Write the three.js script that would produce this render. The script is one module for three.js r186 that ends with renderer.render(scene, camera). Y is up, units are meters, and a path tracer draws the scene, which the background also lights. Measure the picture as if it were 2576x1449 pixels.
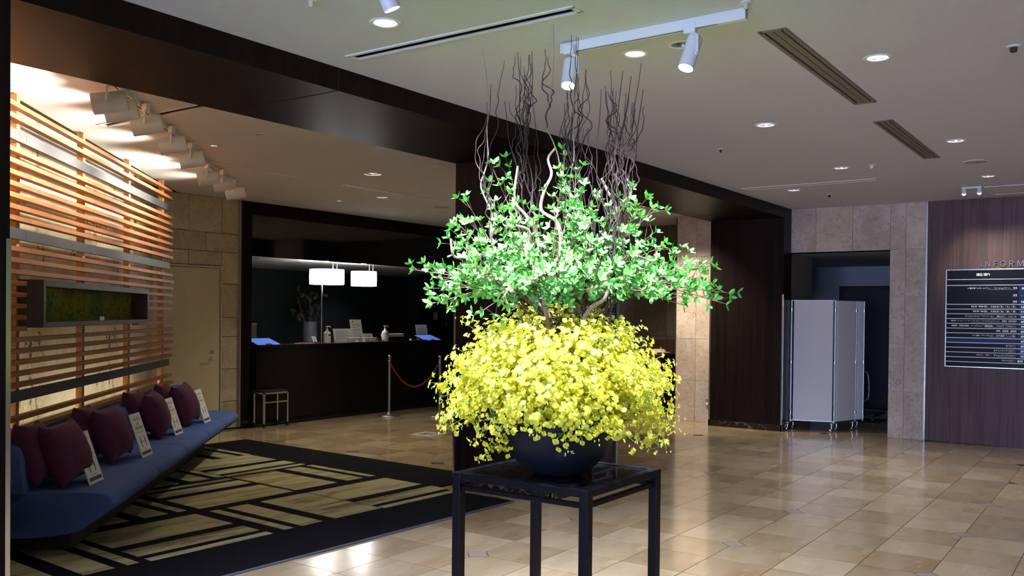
import * as THREE from 'three';
import { mergeGeometries, toCreasedNormals } from 'three/addons/utils/BufferGeometryUtils.js';
import { RoundedBoxGeometry } from 'three/addons/geometries/RoundedBoxGeometry.js';
import { RectAreaLightUniformsLib } from 'three/addons/lights/RectAreaLightUniformsLib.js';
import { FontLoader } from 'three/addons/loaders/FontLoader.js';
import { TextGeometry } from 'three/addons/geometries/TextGeometry.js';

// ---------------------------------------------------------------- camera, light, exposure
const W = 2576, H = 1449, FOCAL = 2264, CY = 817;
const YAW = 35.163 * Math.PI / 180, PITCH = -0.702 * Math.PI / 180, ROLL = 0.593 * Math.PI / 180, EYE = 1.5;
const scene = new THREE.Scene();
scene.background = new THREE.Color(0x05070a);
const camera = new THREE.PerspectiveCamera(2 * Math.atan(H / 2 / FOCAL) * 180 / Math.PI, W / H, 0.05, 100);
const fwd = new THREE.Vector3(Math.cos(YAW) * Math.cos(PITCH), Math.sin(PITCH), -Math.sin(YAW) * Math.cos(PITCH));
const right = fwd.clone().cross(new THREE.Vector3(0, 1, 0)).normalize(), up = right.clone().cross(fwd);
const camRight = right.clone().multiplyScalar(Math.cos(ROLL)).addScaledVector(up, Math.sin(ROLL));
const camUp = up.clone().multiplyScalar(Math.cos(ROLL)).addScaledVector(right, -Math.sin(ROLL));
camera.position.set(0, EYE, 0);
camera.quaternion.setFromRotationMatrix(new THREE.Matrix4().makeBasis(camRight, camUp, fwd.clone().negate()));
camera.setViewOffset(W, H, 0, H / 2 - CY, W, H);
camera.updateMatrixWorld();
scene.add(camera);
const renderer = new THREE.WebGLRenderer({ antialias: true });
renderer.toneMapping = THREE.LinearToneMapping;
renderer.toneMappingExposure = 1.0;
renderer.shadowMap.enabled = true;
RectAreaLightUniformsLib.init();
const COOL = [0.92, 0.95, 1.10], WARM = [1.0, 0.91, 0.76], DAY = [0.55, 0.72, 1.25], CRISP = [0.86, 0.93, 1.22];
const POWER = { lobby: 10, feature: 48, wash: 7.5, left: 9, reception: 2.6, info: 5, entrance: 32, pier: 28, corridor: 2.5, ledge: 30 };

// ---------------------------------------------------------------- helpers
let rngState = 7;
const rnd = () => { rngState = (rngState * 1664525 + 1013904223) >>> 0; return rngState / 4294967296; };
const seed = (n) => { rngState = n >>> 0; rnd(); rnd(); };
const rr = (a, b) => a + (b - a) * rnd();
const V = (x, y, z) => new THREE.Vector3(x, y, z);
const used = new Map();
const numbered = (n) => { const k = used.get(n) ?? 0; used.set(n, k + 1); return k ? n + '_' + String(k).padStart(3, '0') : n; };
function thing(name, label, category, pos = [0, 0, 0], turn = 0, group) {
  const o = new THREE.Group(); o.name = numbered(name); scene.add(o);
  o.position.set(...pos); o.rotation.y = turn; o.userData = { label, category };
  if (group) o.userData.group = group;
  return o;
}
function struct(name, label) { const o = new THREE.Group(); o.name = numbered(name); scene.add(o); o.userData = { kind: 'structure' }; if (label) o.userData.label = label; return o; }
function mesh(name, geo, m, parent, label) {
  const o = new THREE.Mesh(Array.isArray(geo) ? merge(geo) : geo, m); o.name = parent ? name : numbered(name);
  o.castShadow = o.receiveShadow = true; (parent ?? scene).add(o);
  if (label) o.userData.label = label;
  return o;
}
function merge(list) {
  const out = list.map((g) => { const h = g.index ? g.toNonIndexed() : g; for (const k of Object.keys(h.attributes)) if (!['position', 'normal', 'uv'].includes(k)) h.deleteAttribute(k); return h; });
  return out.length === 1 ? out[0] : mergeGeometries(out);
}
function metreUV(g, s = 1, off = [0, 0]) {             // box-projected uv in metres
  const h = g.index ? g.toNonIndexed() : g, p = h.attributes.position, n = h.attributes.normal, uv = new Float32Array(p.count * 2);
  for (let i = 0; i < p.count; i += 3) {
    let nx = 0, ny = 0, nz = 0;
    for (let k = 0; k < 3; k++) { nx += Math.abs(n.getX(i + k)); ny += Math.abs(n.getY(i + k)); nz += Math.abs(n.getZ(i + k)); }
    for (let k = 0; k < 3; k++) {
      const x = p.getX(i + k), y = p.getY(i + k), z = p.getZ(i + k), j = (i + k) * 2;
      if (ny >= nx && ny >= nz) { uv[j] = x; uv[j + 1] = z; } else if (nx >= nz) { uv[j] = z; uv[j + 1] = y; } else { uv[j] = x; uv[j + 1] = y; }
      uv[j] = uv[j] * s + off[0]; uv[j + 1] = uv[j + 1] * s + off[1];
    }
  }
  h.setAttribute('uv', new THREE.BufferAttribute(uv, 2));
  return h;
}
const bx = (x0, x1, y0, y1, z0, z1) => metreUV(new THREE.BoxGeometry(x1 - x0, y1 - y0, z1 - z0).translate((x0 + x1) / 2, (y0 + y1) / 2, (z0 + z1) / 2));
const rb = (x0, x1, y0, y1, z0, z1, r = 0.004, seg = 2) => metreUV(new RoundedBoxGeometry(x1 - x0, y1 - y0, z1 - z0, seg, r).translate((x0 + x1) / 2, (y0 + y1) / 2, (z0 + z1) / 2));
const cyl = (r0, r1, h, x, y, z, seg = 20, open = false) => new THREE.CylinderGeometry(r1, r0, h, seg, 1, open).translate(x, y, z);
const lathe = (pts, seg = 32) => new THREE.LatheGeometry(pts.map(([a, b]) => new THREE.Vector2(a, b)), seg);
const tube = (pts, r, seg = 24, rad = 6, closed = false) => new THREE.TubeGeometry(new THREE.CatmullRomCurve3(pts.map((p) => p.isVector3 ? p : V(...p)), closed), seg, r, rad, closed);
function rod(a, b, r, seg = 10) {                       // straight round bar between two points
  const A = V(...a), B = V(...b), d = B.clone().sub(A), g = new THREE.CylinderGeometry(r, r, d.length(), seg);
  return g.applyQuaternion(new THREE.Quaternion().setFromUnitVectors(V(0, 1, 0), d.normalize())).translate(...A.add(B).multiplyScalar(0.5).toArray());
}
function taperTube(pts, r0, r1, seg = 20, rad = 5) {     // tube that thins towards its end
  const c = new THREE.CatmullRomCurve3(pts), g = new THREE.TubeGeometry(c, seg, 1, rad, false), p = g.attributes.position, q = new THREE.Vector3();
  for (let i = 0; i <= seg; i++) {
    c.getPointAt(i / seg, q); const r = r0 + (r1 - r0) * i / seg;
    for (let j = 0; j <= rad; j++) { const k = i * (rad + 1) + j; p.setXYZ(k, q.x + (p.getX(k) - q.x) * r, q.y + (p.getY(k) - q.y) * r, q.z + (p.getZ(k) - q.z) * r); }
  }
  return g;
}
function extrude(pts, depth, holes = []) {              // polygon in x, y extruded along +z
  const s = new THREE.Shape(pts.map(([a, b]) => new THREE.Vector2(a, b)));
  for (const h of holes) s.holes.push(new THREE.Path(h.map(([a, b]) => new THREE.Vector2(a, b))));
  return new THREE.ExtrudeGeometry(s, { depth, bevelEnabled: false });
}
const slab = (pts, y0, y1, holes = []) => metreUV(extrude(pts.map(([x, z]) => [x, -z]), y1 - y0, holes.map((h) => h.map(([x, z]) => [x, -z]))).rotateX(-Math.PI / 2).translate(0, y0, 0)); // plan polygon (x, z)
const ring = (x, z, r, n = 28) => Array.from({ length: n }, (_, i) => [x + r * Math.cos(i / n * 2 * Math.PI), z + r * Math.sin(i / n * 2 * Math.PI)]);

// ---------------------------------------------------------------- procedural textures
const hash = (x, y, s) => { let h = Math.imul(x, 374761393) ^ Math.imul(y, 668265263) ^ Math.imul(s, 2147483647 ^ 0x5bd1e995); h = Math.imul(h ^ (h >>> 13), 1274126177); return ((h ^ (h >>> 16)) >>> 0) / 4294967296; };
function noise(x, y, s, px, py) {                       // tileable value noise
  const xi = Math.floor(x), yi = Math.floor(y), fx = x - xi, fy = y - yi, u = fx * fx * (3 - 2 * fx), v = fy * fy * (3 - 2 * fy);
  const m = (a, p) => ((a % p) + p) % p, A = hash(m(xi, px), m(yi, py), s), B = hash(m(xi + 1, px), m(yi, py), s), C = hash(m(xi, px), m(yi + 1, py), s), D = hash(m(xi + 1, px), m(yi + 1, py), s);
  return A + (B - A) * u + (C - A) * v + (A - B - C + D) * u * v;
}
const fbm = (x, y, fx, fy, s, oct = 4) => { let a = 0, k = 0.5, t = 0; for (let i = 0; i < oct; i++) { a += k * noise(x * fx, y * fy, s + i, fx, fy); t += k; k *= 0.5; fx *= 2; fy *= 2; } return a / t; };
function tex(w, h, metres, f, srgb = true) {            // f(u, v) -> [r, g, b] in 0..1 sRGB (or a number)
  const d = new Uint8Array(w * h * 4);
  for (let y = 0; y < h; y++) for (let x = 0; x < w; x++) {
    let c = f(x / w, y / h); if (typeof c === 'number') c = [c, c, c];
    for (let k = 0; k < 3; k++) d[(y * w + x) * 4 + k] = Math.max(0, Math.min(255, c[k] * 255));
    d[(y * w + x) * 4 + 3] = 255;
  }
  const t = new THREE.DataTexture(d, w, h); t.wrapS = t.wrapT = THREE.RepeatWrapping; t.magFilter = THREE.LinearFilter; t.minFilter = THREE.LinearMipmapLinearFilter;
  if (srgb) t.colorSpace = THREE.SRGBColorSpace;
  t.repeat.set(1 / metres[0], 1 / metres[1]); t.needsUpdate = true;
  return t;
}
const mix = (a, b, t) => a.map((v, i) => v + (b[i] - v) * t), clamp = (x) => Math.max(0, Math.min(1, x)), step = (a, b, x) => { const t = clamp((x - a) / (b - a)); return t * t * (3 - 2 * t); };
const std = (o) => new THREE.MeshStandardMaterial(o), phys = (o) => new THREE.MeshPhysicalMaterial(o);
function canvas(w, h, draw) { const c = document.createElement('canvas'); c.width = w; c.height = h; draw(c.getContext('2d'), w, h); const t = new THREE.CanvasTexture(c); t.colorSpace = THREE.SRGBColorSpace; return t; }

const marbleTex = tex(512, 512, [1.2, 1.2], (u, v) => {
  const a = fbm(u, v, 3, 6, 11), b = fbm(u, v, 6, 22, 21), c = fbm(u, v, 5, 9, 31, 5), speck = step(0.72, 0.8, fbm(u, v, 26, 34, 41, 2));
  let q = mix([0.86, 0.815, 0.735], [0.80, 0.735, 0.635], step(0.3, 0.75, a)); q = mix(q, [0.90, 0.865, 0.80], step(0.5, 0.8, b) * 0.5);
  const vein = step(0.045, 0.0, Math.abs(c - 0.5)) * step(0.45, 0.65, a); q = mix(q, [0.56, 0.42, 0.27], vein * 0.16); return mix(q, [0.6, 0.45, 0.3], speck * 0.10);
});
const stoneTex = tex(512, 512, [1.1, 1.1], (u, v) => {
  const a = fbm(u, v, 4, 4, 51, 5), b = fbm(u, v, 12, 12, 61, 4), c = fbm(u, v, 7, 7, 71, 5), p = step(0.66, 0.76, fbm(u, v, 40, 40, 81, 2));
  let q = mix([0.84, 0.79, 0.735], [0.775, 0.715, 0.65], step(0.3, 0.7, a)); q = mix(q, [0.88, 0.845, 0.80], step(0.5, 0.8, b) * 0.5);
  q = mix(q, [0.50, 0.40, 0.32], step(0.03, 0.0, Math.abs(c - 0.52)) * 0.16); return mix(q, [0.5, 0.42, 0.35], p * 0.22);
});
const darkWoodTex = tex(512, 512, [0.9, 2.4], (u, v) => {
  const a = fbm(u, v, 90, 3, 91, 3), b = fbm(u, v, 24, 2, 95, 3), c = fbm(u, v, 200, 14, 99, 2);
  let q = mix([0.20, 0.135, 0.105], [0.30, 0.215, 0.17], a); q = mix(q, [0.15, 0.095, 0.075], step(0.5, 0.75, b) * 0.6); return mix(q, [0.11, 0.07, 0.055], step(0.6, 0.85, c) * 0.5);
});
const infoWoodTex = tex(512, 512, [0.9, 2.4], (u, v) => {
  const a = fbm(u, v, 110, 3, 191, 3), b = fbm(u, v, 26, 2, 195, 3), c = fbm(u, v, 220, 16, 199, 2);
  let q = mix([0.27, 0.20, 0.18], [0.38, 0.29, 0.26], a); q = mix(q, [0.22, 0.16, 0.145], step(0.5, 0.75, b) * 0.6); return mix(q, [0.16, 0.115, 0.10], step(0.6, 0.85, c) * 0.5);
});
const slatTex = tex(256, 256, [1.4, 0.35], (u, v) => {
  const a = fbm(u, v, 3, 24, 101, 4), b = fbm(u, v, 2, 60, 105, 3);
  return mix(mix([0.74, 0.51, 0.31], [0.62, 0.39, 0.225], a), [0.50, 0.29, 0.165], step(0.55, 0.8, b) * 0.5);
});
const weaveTex = tex(256, 256, [0.05, 0.05], (u, v) => 0.5 + 0.25 * Math.sin(u * 2 * Math.PI * 16) * Math.sin(v * 2 * Math.PI * 16) + 0.25 * (fbm(u, v, 24, 24, 111, 2) - 0.5), false);
const sofaTex = tex(256, 256, [0.5, 0.5], (u, v) => mix([0.24, 0.34, 0.58], [0.29, 0.40, 0.65], fbm(u, v, 60, 60, 121, 3)));
const pillowTex = tex(256, 256, [0.4, 0.4], (u, v) => mix([0.37, 0.16, 0.30], [0.27, 0.10, 0.21], fbm(u, v, 12, 50, 131, 4)));
const rugPatchTex = tex(512, 512, [1.6, 1.6], (u, v) => {
  const a = fbm(u + 0.12 * fbm(u, v, 3, 3, 143, 2), v, 4, 26, 141, 4), b = fbm(u, v, 5, 5, 147, 3), c = fbm(u, v, 90, 90, 149, 2);
  let q = mix([0.74, 0.72, 0.57], [0.60, 0.57, 0.42], step(0.35, 0.7, a)); q = mix(q, [0.47, 0.43, 0.30], step(0.55, 0.72, a) * step(0.4, 0.65, b) * 0.9); return mix(q, [0.78, 0.75, 0.58], (c - 0.5) * 0.5 + 0.1);
});
const pileTex = tex(256, 256, [0.16, 0.16], (u, v) => fbm(u, v, 40, 40, 151, 3), false);
const goldTex = tex(512, 512, [2.0, 2.0], (u, v) => {
  const a = fbm(u, v, 5, 5, 161, 5), b = fbm(u, v, 18, 4, 165, 4), s = fbm(u + 0.35 * v, v - 0.2 * u, 10, 10, 169, 4), fleck = fbm(u, v, 70, 46, 171, 2);
  let q = mix([0.84, 0.79, 0.65], [0.75, 0.69, 0.53], step(0.3, 0.7, a)); q = mix(q, [0.90, 0.85, 0.70], step(0.55, 0.8, b) * 0.5);
  const brush = step(0.022, 0.006, Math.abs(s - 0.5)) * step(0.5, 0.6, a); q = mix(q, [0.22, 0.17, 0.12], brush * 0.85); return mix(q, [0.95, 0.9, 0.7], step(0.72, 0.8, fleck) * 0.5);
});
const mossTex = tex(512, 256, [1.2, 0.6], (u, v) => {
  const a = fbm(u, v, 5, 4, 181, 4), b = fbm(u, v, 60, 40, 185, 3), c = fbm(u, v, 7, 5, 187, 3);
  let q = mix([0.36, 0.42, 0.07], [0.50, 0.52, 0.10], step(0.3, 0.7, a)); q = mix(q, [0.56, 0.46, 0.13], step(0.5, 0.7, c) * 0.7); return mix(q, [0.16, 0.19, 0.03], step(0.4, 0.7, b) * 0.45);
});
const mossBump = tex(256, 256, [0.5, 0.5], (u, v) => fbm(u, v, 34, 34, 201, 3), false);
const darkMarbleTex = tex(256, 256, [0.8, 0.8], (u, v) => mix([0.13, 0.10, 0.085], [0.48, 0.40, 0.34], step(0.04, 0.0, Math.abs(fbm(u, v, 6, 6, 211, 5) - 0.5)) * 0.7));
const plasterTex = tex(256, 256, [0.6, 0.6], (u, v) => fbm(u, v, 24, 24, 221, 4), false);
const panelTex = tex(256, 256, [0.4, 0.4], (u, v) => mix([0.93, 0.92, 0.93], [0.87, 0.86, 0.88], fbm(u, v, 60, 60, 225, 3)));

const M = {
  ceiling: std({ color: new THREE.Color(0.56, 0.56, 0.63), roughness: 0.95, bumpMap: plasterTex, bumpScale: 0.0006 }),
  ceilingLeft: std({ color: new THREE.Color(0.64, 0.625, 0.59), roughness: 0.95, bumpMap: plasterTex, bumpScale: 0.0006 }),
  grout: std({ color: new THREE.Color(0.13, 0.105, 0.08), roughness: 0.8 }),
  darkWood: phys({ map: darkWoodTex, color: new THREE.Color(0.22, 0.235, 0.27), roughness: 0.42, ior: 1.33, specularIntensity: 0.4 }),
  infoWood: std({ map: infoWoodTex, color: new THREE.Color(1.12, 0.95, 1.05), roughness: 0.6 }),
  darkMarble: std({ map: darkMarbleTex, roughness: 0.15 }),
  steel: std({ color: new THREE.Color(0.66, 0.67, 0.69), metalness: 1, roughness: 0.22 }),
  steelSoft: std({ color: new THREE.Color(0.55, 0.55, 0.56), metalness: 1, roughness: 0.38 }),
  dullMetal: std({ color: new THREE.Color(0.16, 0.14, 0.14), metalness: 1, roughness: 0.3 }),
  blackMetal: phys({ color: new THREE.Color(0.004, 0.004, 0.007), roughness: 0.42, specularIntensity: 0.28 }),
  blackGlass: phys({ color: new THREE.Color(0.006, 0.007, 0.008), roughness: 0.06, clearcoat: 1, clearcoatRoughness: 0.04 }),
  tableGlass: phys({ color: new THREE.Color(0.008, 0.012, 0.011), roughness: 0.05, clearcoat: 1, clearcoatRoughness: 0.03 }),
  counter: phys({ color: new THREE.Color(0.006, 0.006, 0.007), roughness: 0.22, specularIntensity: 0.4 }),
  gold: std({ map: goldTex, roughness: 0.55 }),
  whitePaint: std({ color: new THREE.Color(0.72, 0.71, 0.69), roughness: 0.6 }),
  fixture: std({ color: new THREE.Color(0.70, 0.70, 0.71), roughness: 0.45 }),
  post: std({ map: slatTex, color: new THREE.Color(1.15, 1.18, 1.15), roughness: 0.55 }),
  blackBoard: std({ color: new THREE.Color(0.055, 0.052, 0.052), roughness: 0.5 }),
  boxWood: std({ color: new THREE.Color(0.06, 0.048, 0.046), roughness: 0.5 }),
  moss: std({ map: mossTex, bumpMap: mossBump, bumpScale: 0.006, roughness: 1 }),
  sofa: phys({ map: sofaTex, roughness: 0.85, bumpMap: weaveTex, bumpScale: 0.0005, sheen: 0.15, sheenRoughness: 0.5, sheenColor: new THREE.Color(0.25, 0.35, 0.55) }),
  pillow: phys({ map: pillowTex, roughness: 0.8, sheen: 0.3, sheenRoughness: 0.5, sheenColor: new THREE.Color(0.5, 0.25, 0.4) }),
  rug: phys({ color: new THREE.Color(0.0055, 0.0056, 0.008), roughness: 1, specularIntensity: 0.2, bumpMap: pileTex, bumpScale: 0.004 }),
  rugPatch: phys({ specularIntensity: 0.3, map: rugPatchTex, color: new THREE.Color(0.8, 0.78, 0.72), roughness: 0.95, bumpMap: pileTex, bumpScale: 0.003 }),
  panel: std({ map: panelTex, roughness: 0.9 }),
  black: std({ color: new THREE.Color(0.01, 0.01, 0.011), roughness: 0.6 }),
  slot: std({ color: new THREE.Color(0.02, 0.02, 0.02), roughness: 0.8 }),
  navy: std({ color: new THREE.Color(0.010, 0.013, 0.015), roughness: 0.5 }),
  paper: std({ color: new THREE.Color(0.78, 0.78, 0.78), roughness: 0.7 }),
  plastic: std({ color: new THREE.Color(0.78, 0.78, 0.76), roughness: 0.35 }),
  door: std({ color: new THREE.Color(0.62, 0.53, 0.35), roughness: 0.5 }),
  bowl: phys({ color: new THREE.Color(0.007, 0.008, 0.015), roughness: 0.5, specularIntensity: 0.5 }),
  soil: std({ color: new THREE.Color(0.02, 0.017, 0.012), roughness: 1 }),
  lens: std({ color: 0xffffff, emissive: new THREE.Color(1.0, 1.0, 1.0), emissiveIntensity: 6, roughness: 0.4 }),
  lensWarm: std({ color: 0xffffff, emissive: new THREE.Color(1.0, 0.93, 0.8), emissiveIntensity: 5, roughness: 0.4 }),
  shade: std({ color: 0xffffff, emissive: new THREE.Color(1.0, 0.97, 0.92), emissiveIntensity: 2.6, roughness: 0.7, side: THREE.DoubleSide }),
  screen: std({ color: new THREE.Color(0.03, 0.05, 0.12), emissive: new THREE.Color(0.09, 0.17, 0.62), emissiveIntensity: 1.0, roughness: 0.3 }),
  rope: std({ color: new THREE.Color(0.16, 0.012, 0.012), roughness: 0.8 }),
  tan: std({ color: new THREE.Color(0.55, 0.47, 0.38), roughness: 0.8 }),
  desk: phys({ map: darkWoodTex, color: new THREE.Color(1.1, 0.75, 0.6), roughness: 0.35 }),
  acrylic: phys({ color: 0xffffff, transmission: 1, thickness: 0, roughness: 0.02 }),
};
const tone = (c, r) => std({ map: stoneTex, color: new THREE.Color(...c), roughness: r });
const stones = [[0.86, 0.82, 0.80], [0.80, 0.76, 0.75], [0.92, 0.86, 0.82], [0.83, 0.8, 0.79]].map((c) => tone(c, 0.2));
const leftStones = [[0.84, 0.86, 0.70], [0.77, 0.79, 0.64], [0.72, 0.74, 0.60], [0.88, 0.90, 0.74]].map((c) => tone(c, 0.55));
const darkStones = [[0.16, 0.15, 0.13], [0.13, 0.12, 0.105]].map((c) => tone(c, 0.25));
const floorTones = [[0.729, 0.641, 0.486], [0.656, 0.564, 0.417], [0.602, 0.506, 0.364], [0.765, 0.683, 0.528], [0.693, 0.59, 0.428], [0.638, 0.557, 0.428], [0.565, 0.464, 0.329]].map((c) => phys({ map: marbleTex, color: new THREE.Color(...c), roughness: 0.17, clearcoat: 0.35, clearcoatRoughness: 0.09 }));
const insetMat = phys({ map: marbleTex, color: new THREE.Color(0.50, 0.46, 0.44), roughness: 0.14 });

function spot(parent, at, target, power, angle, col, pen = 0.6, soft = 2) {   // a lamp's own light, in front of its lens
  const l = new THREE.SpotLight(new THREE.Color(...col), power, 0, angle, pen, 2); l.name = 'lamp_light';
  l.position.set(...at); l.target.position.set(...target); l.castShadow = true; l.shadow.radius = soft; parent.add(l); parent.add(l.target); l.target.name = 'lamp_aim';
}

// ---------------------------------------------------------------- structure: floor
const TX = 0.408, TZ = 0.395, GX = 5.68, GZ = -2.197, TILE = 0.014;
function px(x, y, z) { const d = V(x, y - EYE, z), q = d.dot(fwd); return [W / 2 + FOCAL * d.dot(camRight) / q, CY - FOCAL * d.dot(camUp) / q, q]; }
{
  const floor = struct('floor');
  mesh('grout_bed', bx(-11.4, 16.6, -0.2, -TILE, -13.2, 5.6), M.grout, floor);
  seed(3);
  const C = 0.085, g = 0.0022;
  function tileGeo(cut, du, dv) {                        // cut: bit per corner, clockwise from (-x, -z)
    const a = TX / 2 - g, b = TZ / 2 - g, P = [];
    const cs = [[-a, -b, 0, C, C, 0], [a, -b, -C, 0, 0, C], [a, b, 0, -C, -C, 0], [-a, b, C, 0, 0, -C]];
    cs.forEach(([x, z, ax, az, bx2, bz], i) => { if (cut >> i & 1) P.push([x + ax, z + az], [x + bx2, z + bz]); else P.push([x, z]); });
    return metreUV(slab(P, -TILE, 0).translate(0, 0, 0), 1, [du, dv]);
  }
  const offs = [[0, 0], [0.37, 0.61], [0.83, 0.22], [0.53, 0.9], [0.15, 0.45]], plain = offs.map((o) => tileGeo(0, ...o)), cutGeo = new Map();
  const inset = metreUV(slab([[-C + 2 * g, 0], [0, -C + 2 * g], [C - 2 * g, 0], [0, C - 2 * g]], -TILE, 0));
  const list = [], mod = (a, n) => ((a % n) + n) % n;
  for (let i = -42; i < 19; i++) for (let j = -18; j < 19; j++) {
    const x = GX + (i + 0.5) * TX, z = GZ + (j + 0.5) * TZ;
    if (x > 13.4 || x < -10.9 || z < -9.5 || z > 5.2) continue;
    const L = mod(i, 3) === 0, R = mod(i + 1, 3) === 0, T = mod(j, 3) === 0, B = mod(j + 1, 3) === 0;
    const cut = (L && T ? 1 : 0) | (R && T ? 2 : 0) | (R && B ? 4 : 0) | (L && B ? 8 : 0);
    const [sx, sy, q] = px(x, 0, z), a = px(x - TX / 2, 0, z), b = px(x, 0, z + TZ / 2);
    const seen = q > 1 && sx > -40 && sx < W + 40 && sy > 700 && sy < H + 60;
    const hid = (x > 6.05 && x < 7.13 && z < -3.86 && z > -4.87) || (x < 6.3 && z < -4.35) || (x < 1.8);
    list.push({ x, z, cut, area: seen && !hid ? Math.abs(a[0] - sx) * Math.abs(b[1] - sy) : 0, off: Math.floor(rnd() * 5), tone: Math.floor(rnd() * 7) });
  }
  list.sort((p, q) => q.area - p.area);
  const rest = [];
  list.forEach((t, k) => {
    if (k > 285 || !t.area) { rest.push(t); return; }
    let geo = plain[t.off];
    if (t.cut) { const key = t.cut * 10 + t.off; if (!cutGeo.has(key)) cutGeo.set(key, tileGeo(t.cut, ...offs[t.off])); geo = cutGeo.get(key); }
    const o = mesh('tile', geo, floorTones[t.tone], floor); o.position.set(t.x, 0, t.z);
  });
  const im = new THREE.InstancedMesh(plain[1], floorTones[4], rest.length), m4 = new THREE.Matrix4(), c = new THREE.Color();
  rest.forEach((t, k) => { im.setMatrixAt(k, m4.makeTranslation(t.x, 0, t.z)); const f = 0.86 + 0.05 * t.tone; im.setColorAt(k, c.setRGB(f, f * 0.985, f * 0.96)); });
  im.name = 'tile_field'; im.userData.kind = 'stuff'; im.receiveShadow = true; floor.add(im);
  for (let i = -8; i < 7; i++) for (let j = -6; j < 5; j++) {
    const x = GX + i * 3 * TX, z = GZ + j * 3 * TZ, [sx, sy, q] = px(x, 0, z);
    if (q > 1 && sx > 1000 && sx < W + 40 && sy > 1060 && sy < H + 40 && x < 11.8 && z > -4) { const o = mesh('tile', inset, insetMat, floor); o.position.set(x, 0, z); }
  }
}
// ---------------------------------------------------------------- structure: ceilings
const CEIL = 2.92;
const lobbyLights = [[3.254, -3.071, 0.062, 1], [4.389, -2.292, 0.058, 1], [5.177, -1.221, 0.06, 1], [6.544, -2.329, 0.066, 1], [7.932, -1.267, 0.062, 1], [8.802, -2.392, 0.062, 1], [10.076, -3.252, 0.064, 1], [10.067, -1.308, 0.056, 1], [4.374, -2.012, 0.056, 0],
  [2.6, 1.2, 0.06, 1], [5.3, 1.2, 0.06, 1], [8.2, 1.0, 0.06, 1]];
const leftLights = [[6.743, -6.519, 0.088, 1], [8.151, -7.721, 0.066, 1], [8.13, -8.448, 0.034, 2], [4.749, -5.845, 0.042, 0], [4.856, -6.576, 0.034, 2], [6.691, -5.655, 0.04, 0], [10.6, -5.35, 0.05, 3]];
const rect = (x0, x1, z0, z1) => [[x0, z0], [x1, z0], [x1, z1], [x0, z1]];
const lobbySlots = [[3.56, 3.64, -3.64, -2.19], [4.40, 6.21, -1.60, -1.48], [6.85, 8.66, -1.63, -1.52], [9.66, 9.79, -3.70, -2.29]];
const leftSlots = [[3.825, 3.905, -6.6, -5.1], [4.95, 6.5, -7.38, -7.29], [7.12, 8.93, -7.37, -7.28]];
const ANG = 43 * Math.PI / 180, LD = [Math.cos(ANG), -Math.sin(ANG)], LN = [Math.sin(ANG), Math.cos(ANG)], LO = [6.25, -9.1];
const lat = (s, n) => [LO[0] + LD[0] * s + LN[0] * n, LO[1] + LD[1] * s + LN[1] * n];   // plan point from distance along and out of the slatted screen
{
  const c = struct('ceiling');
  mesh('ceiling_panel', slab(rect(-11, 11.89, -3.86, 5.5), CEIL, 3.0, [...lobbyLights.map((l) => ring(l[0], l[1], l[2] + 0.001)), ...lobbySlots.map((s) => rect(...s))]), M.ceiling, c);
  const sA = lat(-6.2, -0.09), sB = lat(0.48, -0.09);
  mesh('ceiling_panel', slab([[sA[0], -4.87], [13.4, -4.87], [13.4, -9.55], [sB[0], -9.55], sA], CEIL, 3.0, [...leftLights.map((l) => ring(l[0], l[1], l[2] + 0.001)), ...leftSlots.map((s) => rect(...s))]), M.ceilingLeft, c);
  mesh('ceiling_deck', bx(-11.4, 16.6, 3.22, 3.4, -13.2, 5.6), M.slot, c);
}
// ---------------------------------------------------------------- structure: beam, pillars, walls
const guard = (parent, x, z, sx, sz) => mesh('corner_guard', [bx(Math.min(x, x + sx * 0.019), Math.max(x, x + sx * 0.019), 0.0, 1.79, z - 0.002, z + 0.002), bx(x - 0.002, x + 0.002, 0.0, 1.79, Math.min(z, z + sz * 0.019), Math.max(z, z + sz * 0.019))], M.steel, parent);
{
  const b = struct('beam'); mesh('beam_casing', bx(-11, 11.885, 2.785, 3.1, -4.87, -3.86), M.darkWood, b);
  for (const x of [1.3, 3.7, 6.1, 8.5, 10.9]) mesh('panel_joint', bx(x, x + 0.003, 2.7835, 2.93, -4.871, -3.8585), M.slot, b);
  const pil = (x0, x1) => {
    const p = struct('pillar'); mesh('pillar_casing', bx(x0, x1, 0.085, 2.784, -4.869, -3.861), M.darkWood, p); mesh('skirting', bx(x0 - 0.004, x1 + 0.004, 0, 0.085, -4.873, -3.857), M.darkMarble, p); return p;
  };
  let p = pil(0.6, 1.855); guard(p, 1.857, -3.858, -1, -1);
  p = pil(6.05, 7.13); guard(p, 6.048, -3.858, 1, -1); guard(p, 7.132, -3.858, -1, -1); guard(p, 6.048, -4.872, 1, 1);
  p = pil(11.6, 11.888); guard(p, 11.598, -3.858, 1, -1); guard(p, 11.598, -4.872, 1, 1);
}
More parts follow.
